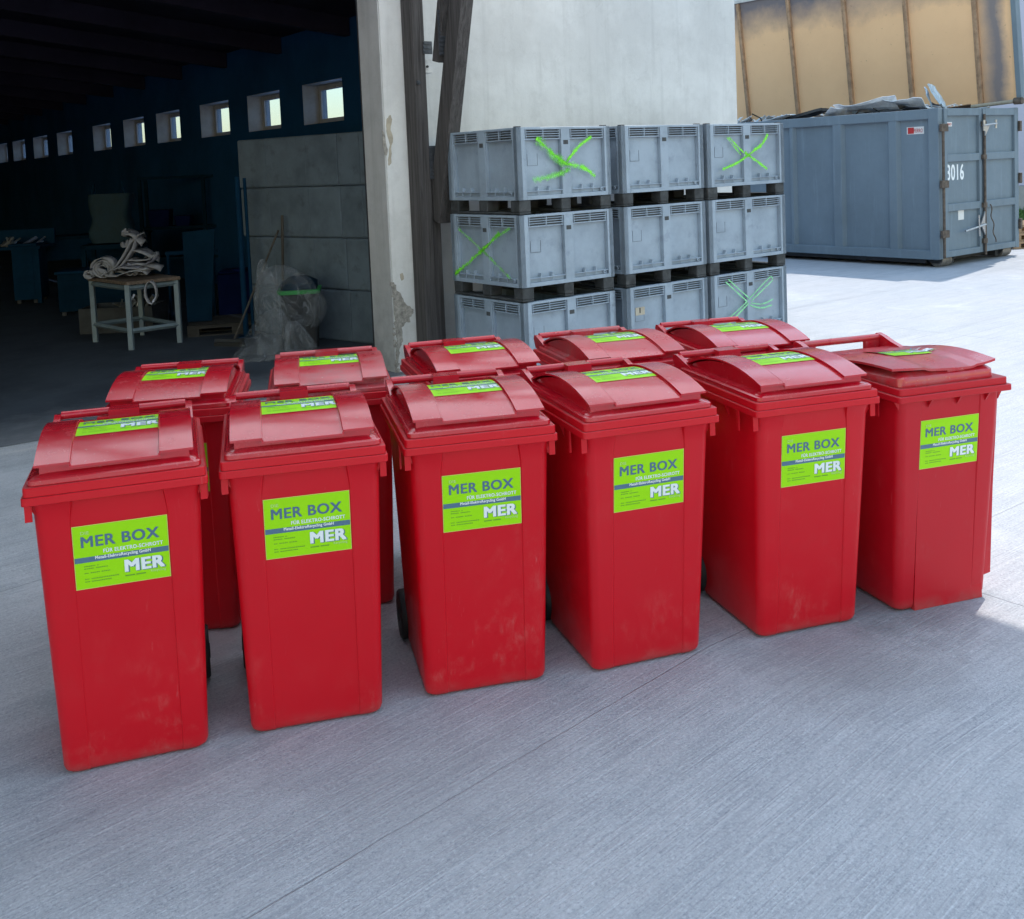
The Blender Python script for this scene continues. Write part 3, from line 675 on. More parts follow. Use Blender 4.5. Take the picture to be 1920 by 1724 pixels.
for a, b, z in ((5.45, 8.17, 2.22), (5.49, 7.92, 3.42), (5.25, 8.398, 2.77)):
    q = MB(); q.cyl((a - 5.3, b - 8.4 - .02, z), (a - 5.3, b - 8.4 + .03, z), .011, 8); q.cyl((a - 5.3, b - 8.4 - .01, z), (a - 5.3, b - 8.4 + .0, z), .022, 12); q.build('bolt', M['plate'], can, smooth=40)
CE = 7.62  # unseen roof, sheets and rafters, added and sized for its shade
p = MB(); p.quad([(.8 - 5.3, 1.7 - 8.4, 5.06), (CE - 5.3, 1.7 - 8.4, 5.06), (CE - 5.3, .18, 5.06), (.8 - 5.3, .18, 5.06)]); p.build('added_shade_sheet', M['poly'], can)
p = MB(); cb(p, -7, 1.7, 5.05, .78, 8.58, 5.12); p.build('added_shade_sheet', M['canopy'], can)
for k in range(8):
    p = MB(); a = CE - .25 - k * 1.85; cb(p, a - .08, 1.75, 4.80, a + .08, 8.58, 5.045); p.build('rafter', M['timber_x'], can)

# ------------------------------------------------------------ grey pallet boxes
def box_face(mb, W, flip=None, Mx=None):
    """front face of a pallet box in local x 0..W, y 0 outward -, z .125...755"""
    z0, z1 = .125, .755
    def b(*a): mb.box(*a[:6], a[6] if len(a) > 6 else 0, Mx)
    post = .095 * W / 1.1; mid = .105
    b(0, 0, z0, post, .052, z1); b(W - post * .75, 0, z0, W, .052, z1)
    cx0 = W * .50 - mid / 2 + .01; cx1 = cx0 + mid
    b(cx0, .002, z0 + .012, cx1, .052, z1 - .012)
    b(post, .001, z1 - .022, W - post * .75, .052, z1)       # top rail
    b(post, .001, z0, W - post * .75, .052, z0 + .035)        # bottom rail
    b(cx0 + .024, -.001, .60, cx1 - .024, .004, .637, 1)     # slot
    for xa, xb in ((post, cx0), (cx1, W - post * .75)):
        b(xa, .042, z0 + .03, xb, .052, z1 - .10)            # recessed panel
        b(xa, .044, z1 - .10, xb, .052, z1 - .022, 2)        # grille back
        b(xa, .010, z1 - .110, xb, .052, z1 - .099)
        for k in range(3): b(xa + .01, .006, z1 - .084 + k * .021, xb - .01, .030, z1 - .077 + k * .021)
        xm = (xa + xb) / 2
        for xx in (xa + .012, xm, xb - .016): b(xx, .004, z1 - .10, xx + .008, .033, z1 - .02)
        b(xa, .004, z0 + .068, xb, .043, z0 + .076)            # ledge over the bottom rail
        b(xa, .024, z0 + .035, xb, .0415, z0 + .068)
        for t in (.30, .62):
            xx = lerp(xa, xb, t); mb.prism([(xx - .004, z0 + .075), (xx + .016, z0 + .075), (xx + .006, z0 + .115)], 'y', .004, .043, 0, Mx)
            b(xx, .003, z0 + .035, xx + .006, .012, z0 + .069)
        b(xa + .0, .014, z0 + .076, xa + .012, .043, z1 - .11)
    # drain ring
    xr = W - post * .75 - .05
    ring = [Vector((xr + .016 * math.cos(t), -.001, z0 + .055 + .016 * math.sin(t))) for t in [2 * math.pi * k / 14 for k in range(14)]]
    ri = [Vector((xr + .009 * math.cos(t), -.001, z0 + .055 + .009 * math.sin(t))) for t in [2 * math.pi * k / 14 for k in range(14)]]
    r2 = [v + Vector((0, .014, 0)) for v in ring]
    mb.add([*ring, *ri, *r2], [(i, (i + 1) % 14, 14 + (i + 1) % 14, 14 + i) for i in range(14)] + [(i, (i + 1) % 14, 28 + (i + 1) % 14, 28 + i) for i in range(14)], 0, Mx)
def make_box():
    root = empty('pallet_box'); W, D = 1.10, 1.08
    mb = MB()
    box_face(mb, W)
    box_face(mb, D, Mx=Matrix.Translation((0, D, 0)) @ Matrix.Rotation(R(-90), 4, 'Z'))
    box_face(mb, D, Mx=Matrix.Translation((W, 0, 0)) @ Matrix.Rotation(R(90), 4, 'Z'))
    box_face(mb, W, Mx=Matrix.Translation((W, D, 0)) @ Matrix.Rotation(R(180), 4, 'Z'))
    mb.box(.036, .036, .13, W - .036, D - .036, .16)
    mb.build('crate_body', [M['box'], M['hole'], M['slot']], root, bevel=.0025, seg=1)
    for i, x in enumerate((.006, W / 2 - .06, W - .136)):
        f = MB()
        for y in (.006, D / 2 - .06, D - .136): f.box(x, y, .022, x + .13 - (.02 if i == 1 else 0), y + .13, .124)
        f.box(x, .006, .002, x + .13 - (.02 if i == 1 else 0), D - .006, .0215)
        f.build('skid', M['box_dark'], root, bevel=.006, seg=1)
    for x in (.02, W - .07):
        cp = MB(); cp.box(x, .02, .7555, x + .05, .07, .765); cp.build('corner_stud', M['cont_dark'], root, bevel=.004)
    return root
pb = make_box(); first = True
rows = [0.0, .763, 1.522]
stacks = [(5.385, 1.08 / 1.1, .0), (6.605, 1.105 / 1.1, .0), (7.76, 1.19 / 1.1, .0)]
nm = ['left', 'middle', 'right']; rn = ['bottom', 'middle', 'top']
lab = {(0, 2): 'grey pallet box topmost of the left stack, green spray cross on its front',
 (0, 1): 'grey pallet box in the middle of the left stack, green cross on its shaded side',
 (0, 0): 'unmarked grey pallet box at the bottom of the left stack',
 (1, 2): 'grey pallet box on top of the centre stack between two sprayed boxes',
 (1, 1): 'plain grey pallet box halfway up the centre stack',
 (1, 0): 'grey pallet box with a tan label, bottom of the centre stack',
 (2, 2): 'grey pallet box topmost of the right stack, cross with one thick lime stroke',
 (2, 1): 'unmarked grey pallet box halfway up the right stack beside the container',
 (2, 0): 'grey pallet box at the bottom of the right stack, thin pale green outlined cross'}
def ribbon(paths, Mx=None):
    """paths: list of (pts2d, width); returns MB with uv"""
    mb = MB(); uvs = []
    for pts, wd in paths:
        wd *= 1.15
        n = len(pts)
        for i in range(n - 1):
            p = Vector(pts[i]); q = Vector(pts[i + 1]); d = (q - p).normalized(); nn = Vector((-d.y, d.x)) * wd / 2
            mb.quad([(p.x - nn.x, 0, p.y - nn.y), (q.x - nn.x, 0, q.y - nn.y), (q.x + nn.x, 0, q.y + nn.y), (p.x + nn.x, 0, p.y + nn.y)], 0, Mx)
            uvs += [(i / n, 0), ((i + 1) / n, 0), ((i + 1) / n, 1), (i / n, 1)]
    return mb, uvs
def spray(root, paths, mat, Mx=None):
    mb, uvs = ribbon(paths, Mx); me = bpy.data.meshes.new('spray_mark')
    me.from_pydata([tuple(v) for v in mb.v], [], mb.f); me.materials.append(mat)
    ul = me.uv_layers.new(name='UVMap')
    for i, u in enumerate(uvs): ul.data[i].uv = u
    o = bpy.data.objects.new('spray_mark', me); col.objects.link(o); o.parent = root
    s = o.modifiers.new('thickness', 'SOLIDIFY'); s.thickness = .0008
    return o
def curve2(p0, p1, bend=.02, n=8): 
    p0 = Vector(p0); p1 = Vector(p1); d = (p1 - p0); nn = Vector((-d.y, d.x)).normalized()
    return [tuple(p0 + d * (k / n) + nn * bend * math.sin(math.pi * k / n)) for k in range(n + 1)]
FR = Matrix.Translation((0, -.0022, 0))
SD = Matrix.Translation((-.0022, 0, 0)) @ Matrix.Rotation(R(90), 4, 'Z')
for i, (a0, sx, off) in enumerate(stacks):
    for j in range(3):
        if first: o = pb; first = False
        else: o = copy_tree(pb)
        dx = random.Random(i * 3 + j).uniform(-.008, .008)
        o.location = AB(a0 + dx, 7.078 + dx, rows[j]); o.rotation_euler = (0, 0, TH + dx * .3); o.scale = (sx, 1, 1)
        tag(o, lab[(i, j)], 'pallet box', 'grey pallet boxes in three stacks')
        if (i, j) == (0, 2):
            spray(o, [(curve2((.22, .66), (.56, .42), -.01), .055), (curve2((.56, .42), (.90, .30), .03), .075), (curve2((.87, .66), (.56, .44), -.02), .05)], M['spray'], FR)
            spray(o, [(curve2((.60, .38), (.16, .30), .02), .09), (curve2((.24, .65), (.60, .38), -.02), .14)], M['spray_thin'], FR)
        if (i, j) == (0, 1):
            spray(o, [(curve2((1.04, .19), (.96, .23), .0, 3) + curve2((.96, .23), (.30, .60), .01), .06)], M['spray'], SD)
            spray(o, [(curve2((.95, .62), (.16, .20), -.01), .05), (curve2((.4, .55), (.14, .64), 0), .06)], M['spray_thin'], SD)
        if (i, j) == (2, 2):
            spray(o, [(curve2((.86, .64), (.66, .48), .02), .055)], M['spray'], FR)
            spray(o, [(curve2((.66, .48), (.20, .30), .02), .045), (curve2((.30, .62), (.50, .46), 0), .03), (curve2((.27, .62), (.46, .44), 0), .02), (curve2((.52, .46), (.84, .28), 0), .05)], M['spray'], FR)
        if (i, j) == (2, 0):
            spray(o, [(curve2((.20, .68), (.50, .44), .0), .016), (curve2((.24, .70), (.52, .48), .0), .014), (curve2((.50, .44), (.12, .24), .0), .016), (curve2((.52, .42), (.16, .20), .0), .02),
                      (curve2((.52, .46), (.84, .66), .0), .014), (curve2((.56, .44), (.88, .62), .0), .016), (curve2((.84, .66), (.88, .62), .02), .016),
                      (curve2((.54, .40), (.86, .36), -.03), .02), (curve2((.56, .42), (.88, .42), -.03), .016)], M['spray_pale'], FR)
        if (i, j) == (1, 0):
            t = MB(); t.box(.145, .0385, .48, .265, .0415, .555); t.box(.195, .0375, .50, .210, .0385, .55, 1); lo = t.build('label', [M['patch_tan'], M['hole']], o); lo['label'] = 'faded tan paper label'
        else:  # moulded square label field
            t = MB(); x, z, s, h = .14, .42, .115, .105
            for q in ((x, z, x + s, z + .003), (x, z, x + .003, z + h), (x + s, z, x + s + .003, z + h)): t.box(q[0], .0405, q[1], q[2], .0419, q[3])
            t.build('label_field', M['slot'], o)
# ------------------------------------------------------------ roll-off container
A0, B0 = 15.45, 9.15; CW, CL = 2.42, 6.4
cont = empty('roll_off_container', AB(A0, B0), TH, 'large blue grey scrap container with double doors and raised tan lined lid', 'container')
# local: x = along a (0..CW), y = along b (0..CL)
mb = MB(); zb, zt = .16, 2.56
mb.box(0.05, .09, zb + .04, CW - .05, CL - .05, zb + .12)
mb.box(.02, .09, zb, .05, CL, zt - .02); mb.box(CW - .05, .09, zb, CW - .02, CL, zt - .02); mb.box(.05, CL - .03, zb, CW - .05, CL, zt - .02)
mb.build('shell', M['cont'], cont)
fr = MB()
fr.box(-.05, .02, zt - .16, .09, CL, zt); fr.box(-.05, .02, zb - .03, .04, CL, zb + .12); fr.box(CW - .09, .02, zt - .16, CW + .03, CL, zt)
fr.box(-.06, -.02, zb - .02, .06, .16, zt + .01); fr.box(CW - .06, -.02, zb - .02, CW + .04, .16, zt + .01)
fr.build('frame', M['cont'], cont, bevel=.01)
def sidepx(px, py=330):
    d = Fv + Rv * ((px - CX) / F_PX) - Uv * ((py - CY) / F_PX); n = AB(1, 0); t = 15.42 / d.dot(n); P = Vector((0, 0, HC)) + d * t
    return P.dot(AB(0, 1)) - B0
for px0, px1 in ((1479, 1492), (1559, 1583), (1663, 1687)):
    y1, y0 = sidepx(px0), sidepx(px1); q = MB(); m_ = .05
    q.prism([(.022, y0 + .0), (-.045, y0 + .05), (-.045, y1 - .05), (.022, y1)], 'z', zb + .118, zt - .158); q.build('side_rib', M['cont'], cont, bevel=.006)
for y in (sidepx(1479) + 1.35, sidepx(1479) + 2.6):
    q = MB(); q.prism([(.022, y), (-.045, y + .05), (-.045, y + .15), (.022, y + .2)], 'z', zb + .118, zt - .158); q.build('side_rib', M['cont'], cont, bevel=.006)
for x0, x1, lf in ((.065, 1.20, 1), (1.235, CW - .065, 0)):
    q = MB(); q.box(x0 + .02, .0, zb, x1 - .02, .03, zt - .02)
    q.box(x0, -.05, zb, x0 + .085, .02, zt); q.box(x1 - .085, -.05, zb, x1, .02, zt)
    for z0, z1 in ((zb, zb + .10), (.90, 1.02), (1.70, 1.82), (zt - .12, zt)): q.box(x0 + .085, -.05, z0, x1 - .085, .02, z1)
    q.build('door', M['cont'], cont, bevel=.008)
hg = MB(); hg.cyl((-.02, -.075, zb), (-.02, -.075, zt - .3), .022, 10)
for z in (.55, 1.35, 2.25): hg.box(-.10, -.10, z - .06, .10, -.055, z + .06)
for z in (.55, 1.35, 2.25): hg.box(CW + .0, -.07, z - .09, CW + .065, -.03, z + .09)
hg.build('hinge_bar', M['rust'], cont, bevel=.006)
lk = MB(); lk.cyl((1.215, -.085, .12), (1.215, -.085, zt - .1), .022, 10)
for z in (.35, .95, 1.75, 2.3): lk.box(1.16, -.095, z - .04, 1.27, -.055, z + .04)
lk.build('locking_bar', M['rust'], cont, smooth=40)
ha = MB(); ha.cyl((1.10, -.13, 2.27), (1.50, -.14, 2.30), .018, 8); ha.cyl((1.12, -.13, 2.18), (1.12, -.13, 2.36), .022, 8); ha.cyl((1.48, -.14, 2.22), (1.48, -.14, 2.36), .018, 8)
ha.prism([(1.18, 2.10), (1.34, 2.28), (1.18, 2.28)], 'y', -.12, -.10); ha.build('latch', M['zinc'], cont, smooth=40)
ha = MB(); ha.cyl((.55, -.11, .56), (1.16, -.12, .63), .018, 8); ha.cyl((.95, -.13, .45), (.93, -.13, .80), .014, 8); ha.prism([(1.06, .64), (1.19, .85), (1.19, .45)], 'y', -.10, -.08)
ha.build('lever', M['zinc'], cont, smooth=40)
ch = MB()
pts = [Vector((1.40 + .03 * math.sin(k * .6) + k * .006, -.075, .95 - .026 * k)) for k in range(26)]
ch.tube(pts, .010, 6); ch.build('chain', M['rust'], cont)
# number, notices
def flat_text(name, txt, size, wd, org, mat, parent, bold=.02, sh=1.0):
    vs, fs, _ = text_mesh(txt, size, bold, wd); mb = MB(); [mb.add([(org[0] + x + ex, org[1] - .0004 * k_, org[2] + y * sh + ey) for x, y in vs], fs) for k_, (ex, ey) in enumerate(boldset(size, bold))]; return mb.build(name, mat, parent)
flat_text('number_marking', '3016', .36, .50, (.20, -.003, 1.40), M['white'], cont, .02)
q = MB(); q.box(.52, -.006, .74, .69, -.0, 1.0); q.build('notice', M['paper'], cont)
q = MB(); q.box(.14, -.006, 2.27, .36, -.001, 2.34); lo = q.build('label', M['paper'], cont); flat_text('lettering', 'FERRO', .055, .18, (.16, -.008, 2.285), M['redink'], lo)
y1, y0 = sidepx(1697, 218), sidepx(1729, 218)
q = MB(); q.box(.014, y0, 2.17, .0195, y1, 2.29); q.box(.010, y1 - (y1 - y0) * .42, 2.18, .0135, y1 - .02, 2.28, 1)
lo = q.build('label', [M['paper'], M['redink']], cont)
vs, fs, _ = text_mesh('FERRO', .09, .02, (y1 - y0) * .5); mb = MB(); mb.add([(.0085, y1 - (y1 - y0) * .44 - x, 2.195 + z) for x, z in vs], fs); mb.build('lettering', M['redink'], lo)
uf = MB(); uf.box(.35, .1, .03, .55, CL, zb + .03); uf.box(CW - .55, .1, .03, CW - .35, CL, zb + .03); uf.box(.2, .25, .06, CW - .2, .40, zb); uf.box(.03, 1.4, .05, CW - .1, 1.5, zb); uf.box(.04, .3, .06, .10, CL, .14)
uf.build('underframe', M['cont_dark'], cont)
for x in (.10, CW - .42):
    q = MB(); q.prism([(.0, zb), (.30, zb), (.22, .06), (.08, .06)], 'x', x - .03, x - .005); q.prism([(.0, zb), (.30, zb), (.22, .06), (.08, .06)], 'x', x + .295, x + .32)
    bo = q.build('roller_bracket', M['cont_dark'], cont); q = MB(); q.cyl((x, .14, .108), (x + .29, .14, .108), .107, 22); q.build('roller', M['roller'], bo, smooth=40)
# lid: hinge line on the far long side, leaning back over the box
def lidmat(): return Matrix.Translation((CW + .04, 0, 2.63)) @ Matrix.Rotation(R(-7), 4, 'Y')
lid_root = MB()
LH = 2.56; LL = 7.2
def lidp(mb, x0, y0, z0, x1, y1, z1, mi=0): mb.box(x0, y0, z0, x1, y1, z1, mi)
# local of lid object: x along hinge (b), y thickness (pointing +a), z up
Lm = Matrix.Translation((CW + .04, -.02, 2.66)) @ Matrix.Rotation(R(-6.5), 4, 'Y') @ Matrix(((0, 1, 0, 0), (1, 0, 0, 0), (0, 0, 1, 0), (0, 0, 0, 1)))
lb = MB(); lb.box(0.0, 0, 0, LL, .03, LH)
lidob = lb.build('lid', M['lidin'], cont); lidob.matrix_local = Lm
lf = MB(); lf.box(-.09, -.06, -.03, 0, .09, LH + .05); lf.box(0, -.05, LH, LL, .09, LH + .08, 1); lf.build('lid_frame', [M['cont'], M['wht']], lidob, bevel=.008)  # white top edge paints in the sunlight on the lid rim
def lidpx(px, py):
    d = Fv + Rv * ((px - CX) / F_PX) - Uv * ((py - CY) / F_PX); n = AB(1, 0); t = 17.86 / d.dot(n); P = Vector((0, 0, HC)) + d * t
    return P.dot(AB(0, 1)) - B0
for px, py in ((1404, 228), (1496, 211), (1598, 199), (1711, 185), (1839, 185)):
    x = lidpx(px, py); q = MB(); q.box(x - .02, -.06, 0, x + .03, 0, LH - .01); q.box(x + .03, -.02, 0, x + .09, 0, LH - .01); q.build('lid_rib', M['tanrib'], lidob, bevel=.006)
q = MB(); q.cyl((.0, -.10, .03), (.95, -.10, -.02), .035, 10); q.cyl((-.12, -.09, .03), (.02, -.09, .03), .06, 12, 1); q.build('hinge_tube', [M['patch_tan'], M['rust']], lidob, smooth=40)
# scrap inside
def scrap(name, label, cat, loc, rot, pts, th, mat, bend=0):
    mb = MB(); n = 10
    L_, W_ = pts
    top = []; 
    for j in range(n + 1):
        for i in range(n + 1):
            u, v = i / n - .5, j / n - .5
            top.append(Vector((u * L_, v * W_, .55 * bend * (math.sin(u * 5 + v * 3) * .5 + noise.noise(Vector((u * 4, v * 4, L_ * 7))) * .8))))
    fs = [(j * (n + 1) + i, j * (n + 1) + i + 1, (j + 1) * (n + 1) + i + 1, (j + 1) * (n + 1) + i) for j in range(n) for i in range(n)]
    mb.add(top, fs); o = mb.build(name, mat); s = o.modifiers.new('thickness', 'SOLIDIFY'); s.thickness = th
    o.location = AB(A0 + loc[0], B0 + loc[1], loc[2] - .05); o.rotation_euler = (R(rot[0]), R(rot[1]), TH + R(rot[2])); return tag(o, label, cat, 'scrap metal heaped in the container')
scrap('metal_sheet', 'black folded sheet lying on the scrap, left part of the load', 'scrap metal', (.30, 2.9, 2.68), (4, 8, 80), (1.3, .25), .05, M['scrapB'], .02)
scrap('metal_sheet', 'small white triangular offcut in front of the black sheet', 'scrap metal', (.18, 2.1, 2.63), (14, 30, 60), (.45, .3), .01, M['scrapA'], .05)
scrap('metal_sheet', 'long shiny buckled sheet in the middle of the load', 'scrap metal', (.40, 1.55, 2.70), (-4, 38, 8), (.50, 1.1), .01, M['scrapA'], .16)
scrap('metal_sheet', 'pale crumpled sheet right of the middle of the load', 'scrap metal', (.45, .85, 2.72), (6, 30, -6), (.45, .9), .01, M['scrapA'], .14)
scrap('metal_offcut', 'upright pale box shaped panel sticking up at the right of the load', 'scrap metal', (.75, .45, 2.84), (62, 12, 15), (.42, .42), .03, M['scrapC'], .05)
scrap('metal_offcut', 'second upright blue grey panel leaning beside the box shaped one', 'scrap metal', (.80, .66, 2.80), (70, -22, 40), (.34, .36), .02, M['scrapC'], .05)
scrap('metal_sheet', 'thin dark sheet edge under the pale crumpled sheets', 'scrap metal', (.6, 1.5, 2.66), (-3, 5, 95), (1.4, .3), .01, M['scrapB'], .04)
scrap('metal_sheet', 'narrow white strip at the left end of the load', 'scrap metal', (.15, 3.5, 2.60), (8, 14, 95), (.9, .2), .01, M['scrapA'], .05)
scrap('metal_sheet', 'brownish flat sheet at the right end by the hinge tube', 'scrap metal', (1.5, .6, 2.62), (-3, 5, 30), (1.0, .5), .01, M['tanrib'], .04)
hp = MB(); rr = random.Random(5)
for k in range(420):
    x = rr.uniform(.15, CW - .2); y = rr.uniform(.3, CL - .3); z = 2.44 + rr.uniform(-.1, .20); s = rr.uniform(.06, .22)
    Mx = Matrix.Translation(AB(A0 + x, B0 + y, z)) @ Matrix.Rotation(rr.uniform(0, 6), 4, 'Z') @ Matrix.Rotation(rr.uniform(-.8, .8), 4, 'X') @ Matrix.Rotation(rr.uniform(-.8, .8), 4, 'Y')
    if rr.random() < .6: hp.box(-s, -s * .3, 0, s, s * .3, .006, rr.choice((0, 0, 0, 1, 1, 2, 3)), Mx)
    else: hp.tube([(-s, 0, 0), (0, s * .2, .05), (s, 0, 0)], .012, 6, rr.randrange(4), Mx)
o = hp.build('scrap_heap', [M['scrapA'], M['scrapC'], M['scrapB'], M['rust']]); tag(o, 'loose mass of cut metal scrap filling the container', 'scrap metal', kind='stuff')
# ------------------------------------------------------------ background right
bgb = empty('cladded_building', (6, 30, 0), R(-6), 'plain blue grey clad building behind the container', 'building')
q = MB(); q.box(0, 0, .75, 60, 12, 15); q.build('wall', M['clad'], bgb); q = MB(); q.box(-.02, -.06, 0, 60.02, 12, .74); q.build('plinth', M['cladbase'], bgb)
gr = MB(); rr = random.Random(9)
gr.quad([(8.5, 23, .004), (40, 21, .004), (40, 29.5, .004), (8.5, 29.6, .004)])
for k in range(9000):
    x = rr.uniform(9, 20); y = rr.uniform(22.6, 29.3); h = rr.uniform(.06, .22); a = rr.uniform(0, 6.28); dx, dy = math.cos(a) * .02, math.sin(a) * .02
    lx, ly = rr.uniform(-.08, .08), rr.uniform(-.08, .08); gr.add([(x - dx, y - dy, .004), (x + dx, y + dy, .004), (x + lx, y + ly, h)], [(0, 1, 2)])
tag(gr.build('grass', M['grass']), 'strip of short green grass along the clad building', 'grass', kind='stuff')
def pallet(loc, rz, label, mk='pallet'):
    root = empty('wood_pallet', loc, rz, label, 'pallet', 'wooden pallets behind the container')
    q = MB()
    for k in range(7): q.box(0, k * .125, .122, 1.2, k * .125 + .09, .144)
    q.build('deck_board', M[mk], root)
    q = MB()
    for y in (0, .36, .75):
        q.box(0, y, 0, 1.2, y + .09, .02)
        for x in (0, .53, 1.06): q.box(x, y, .021, x + .14, y + .09, .1)
        q.box(0, y, .1005, 1.2, y + .09, .1215)
    q.build('runner', M[mk], root); return root
for k, l in enumerate(('lowest wooden pallet of the pile behind the container doors', 'wooden pallet in the middle of the pile behind the container', 'topmost wooden pallet of the pile behind the container')):
    pallet((9.25 + .04 * k, 19.0 + .05 * k, .146 * k), R(10 + 5 * k), l)
# ------------------------------------------------------------ things in the hall
# stacked concrete blocks
P0 = AB(5.06, 12.3); P1 = AB(5.66, 10.1); dd = (P1 - P0).normalized(); bang = math.atan2(dd.y, dd.x)
def block(dist, L_, row, label, grp='cast concrete blocks stacked in the doorway'):
    q = MB(); D_ = .78; c = .018
    prof = [(0, c), (c, 0), (D_ - c, 0), (D_, c), (D_, .6 - c), (D_ - c, .598), (c, .598), (0, .6 - c)]
    q.prism(prof, 'x', .004, L_ - .004)
    root = q.build('concrete_block', M['block'], bevel=.012)
    root.location = P0 + dd * dist + Vector((0, 0, row * .6)); root.rotation_euler = (0, 0, bang)
    tag(root, label, 'concrete block', grp)
    for t in ((.3, .7) if L_ > 1 else (.5,)):
        s = MB(); s.box(L_ * t - .006, -.004, .02, L_ * t + .006, .004, .58); s.build('mould_seam', M['block'], root)
    return root
for r_, nmx in enumerate(('lowest', 'second lowest', 'second highest', 'topmost')):
    sh = (.02, .0, -.05, -.07)[r_]
    block(sh, 1.80, r_, f'long concrete block, {nmx} of the wall inside the doorway')
    block(sh + 1.80, 1.2, r_, f'short concrete block next to the pillar, {nmx} of its column')
# blocks fill upper left label smudge
q = MB()
# table with webbing
tb = empty('work_table', (-4.55, 12.55, 0), R(31), 'grey steel legged work table with brown board top heaped with straps', 'table')
def gnd(px, py, z=0):
    d = Fv + Rv * ((px - CX) / F_PX) - Uv * ((py - CY) / F_PX); t = (z - HC) / d.z; P = Vector((0, 0, HC)) + d * t; P.z = z; return P
c1 = gnd(247, 657); c2 = gnd(338, 643); c0 = gnd(180, 642); c3 = c0 + c2 - c1
tb.location = c1; tb.rotation_euler = (0, 0, 0)
HT = .80
for c in (c0, c1, c2, c3):
    q = MB(); l = c - c1; q.box(l.x - .028, l.y - .028, 0, l.x + .028, l.y + .028, HT - .04); q.build('leg', M['tbl'], tb, bevel=.004)
q = MB()
def bar(a, b, z, s=.022):
    a = a - c1; b = b - c1; q.tube([(a.x, a.y, z), (b.x, b.y, z)], s * 1.3, 4)
bar(c0, c1, .22); bar(c1, c2, .22); bar(c2, c3, .22); bar(c0, c3, .22); bar(c0, c1, HT - .08); bar(c1, c2, HT - .08); bar(c2, c3, HT - .08); q.build('stretcher', M['tbl'], tb)
q = MB(); e = .10; cc = (c0 + c2) / 2
tops = [(c + (c - cc) * .10) - c1 for c in (c0, c1, c2, c3)]
q.prism([(t.x, t.y) for t in tops], 'z', HT - .04, HT); q.build('tabletop', M['ttop'], tb, bevel=.004)
tc = cc + Vector((0, 0, HT))
def strap_thing(label, loc, paths, wid=.06, mat='strap', name='lifting_strap'):
    mb = MB()
    for pts in paths:
        pts = [Vector(p) for p in pts]; n = len(pts); L = []; 
        for i, p in enumerate(pts):
            t = (pts[min(i + 1, n - 1)] - pts[max(i - 1, 0)]).normalized(); ax = Vector((.3, 1, .2)); s = t.cross(ax).cross(t).normalized() if t.cross(ax).length > 1e-4 else Vector((0, 1, 0))
            L += [p - s * wid / 2, p + s * wid / 2]
        mb.add(L, [(2 * i, 2 * i + 1, 2 * i + 3, 2 * i + 2) for i in range(n - 1)])
    o = mb.build(name, M[mat]); o.location = loc; sm = o.modifiers.new('thickness', 'SOLIDIFY'); sm.thickness = .006; sm.offset = 0
    for p_ in o.data.polygons: p_.use_smooth = True
    return tag(o, label, 'strap', 'lifting straps heaped on the table')
def coil(r0, r1, turns, z, sq=.6, seed=0, tilt=0):
    rr = random.Random(seed); out = []
    n = int(turns * 16)
    for k in range(n + 1):
        a = 2 * math.pi * k / 16; r = lerp(r0, r1, k / n) * (1 + .15 * math.sin(a * 1.3 + seed)); x = r * math.cos(a); y = r * math.sin(a) * sq
        out.append(Vector((x, y, z + .03 * math.sin(a * 2 + seed) + tilt * x + rr.uniform(-.006, .006))))
    return out
def vcoil(r0, r1, turns, seed=0):
    n = int(turns * 16); return [Vector((lerp(r0, r1, k / n) * math.cos(2 * math.pi * k / 16) * 1.1, .01 * math.sin(k), r1 + lerp(r0, r1, k / n) * math.sin(2 * math.pi * k / 16))) for k in range(n + 1)]
strap_thing('thick roll of pale strap standing on the left of the table', tc + Vector((-.32, -.02, .0)), [vcoil(.03, .13, 3.5)], .12)
strap_thing('small pale roll at the left table corner', tc + Vector((-.50, -.02, .0)), [vcoil(.02, .06, 2.2)], .10)
strap_thing('flat loops of pale strap across the front of the table', tc + Vector((-.02, -.18, .05)), [coil(.10, .26, 2.4, .02, .45, 3), coil(.16, .30, 1.6, .07, .40, 5, .1)], .09)
strap_thing('lilac strap folded over the right front of the heap', tc + Vector((.17, -.14, .13)), [coil(.08, .24, 1.8, .04, .5, 8, .15)], .10, 'strap2')
strap_thing('mass of strap loops in the middle of the heap', tc + Vector((.12, .02, .10)), [coil(.05, .26, 3, .04, .6, 11, -.1), coil(.08, .22, 2, .12, .6, 13, .2), coil(.06, .18, 2, .19, .7, 17, -.3)], .09)
strap_thing('crumpled strap bundle at the peak of the heap', tc + Vector((.02, .02, .38)), [coil(.03, .13, 3, .04, .7, 21, .5), coil(.04, .12, 2.4, .12, .8, 23, -.6)], .10)
strap_thing('strap running steeply down from the peak of the heap', tc + Vector((-.02, -.04, .05)), [[(0.06, .0, .40), (0.02, -.03, .30), (-.05, -.06, .18), (-.13, -.10, .07), (-.2, -.14, .01)], [(0.12, .0, .40), (0.08, -.04, .28), (.0, -.08, .16), (-.08, -.13, .05)]], .12)
hang = [Vector((.06 * math.sin(t) * 1.1, 0, -.13 + .13 * math.cos(t))) for t in [2 * math.pi * k / 18 for k in range(19)]]
pe = c1 + (c2 - c1) * .52; strap_thing('strap loop hanging over the front table edge', Vector((pe.x, pe.y - .09, HT - .02)), [hang], .05)
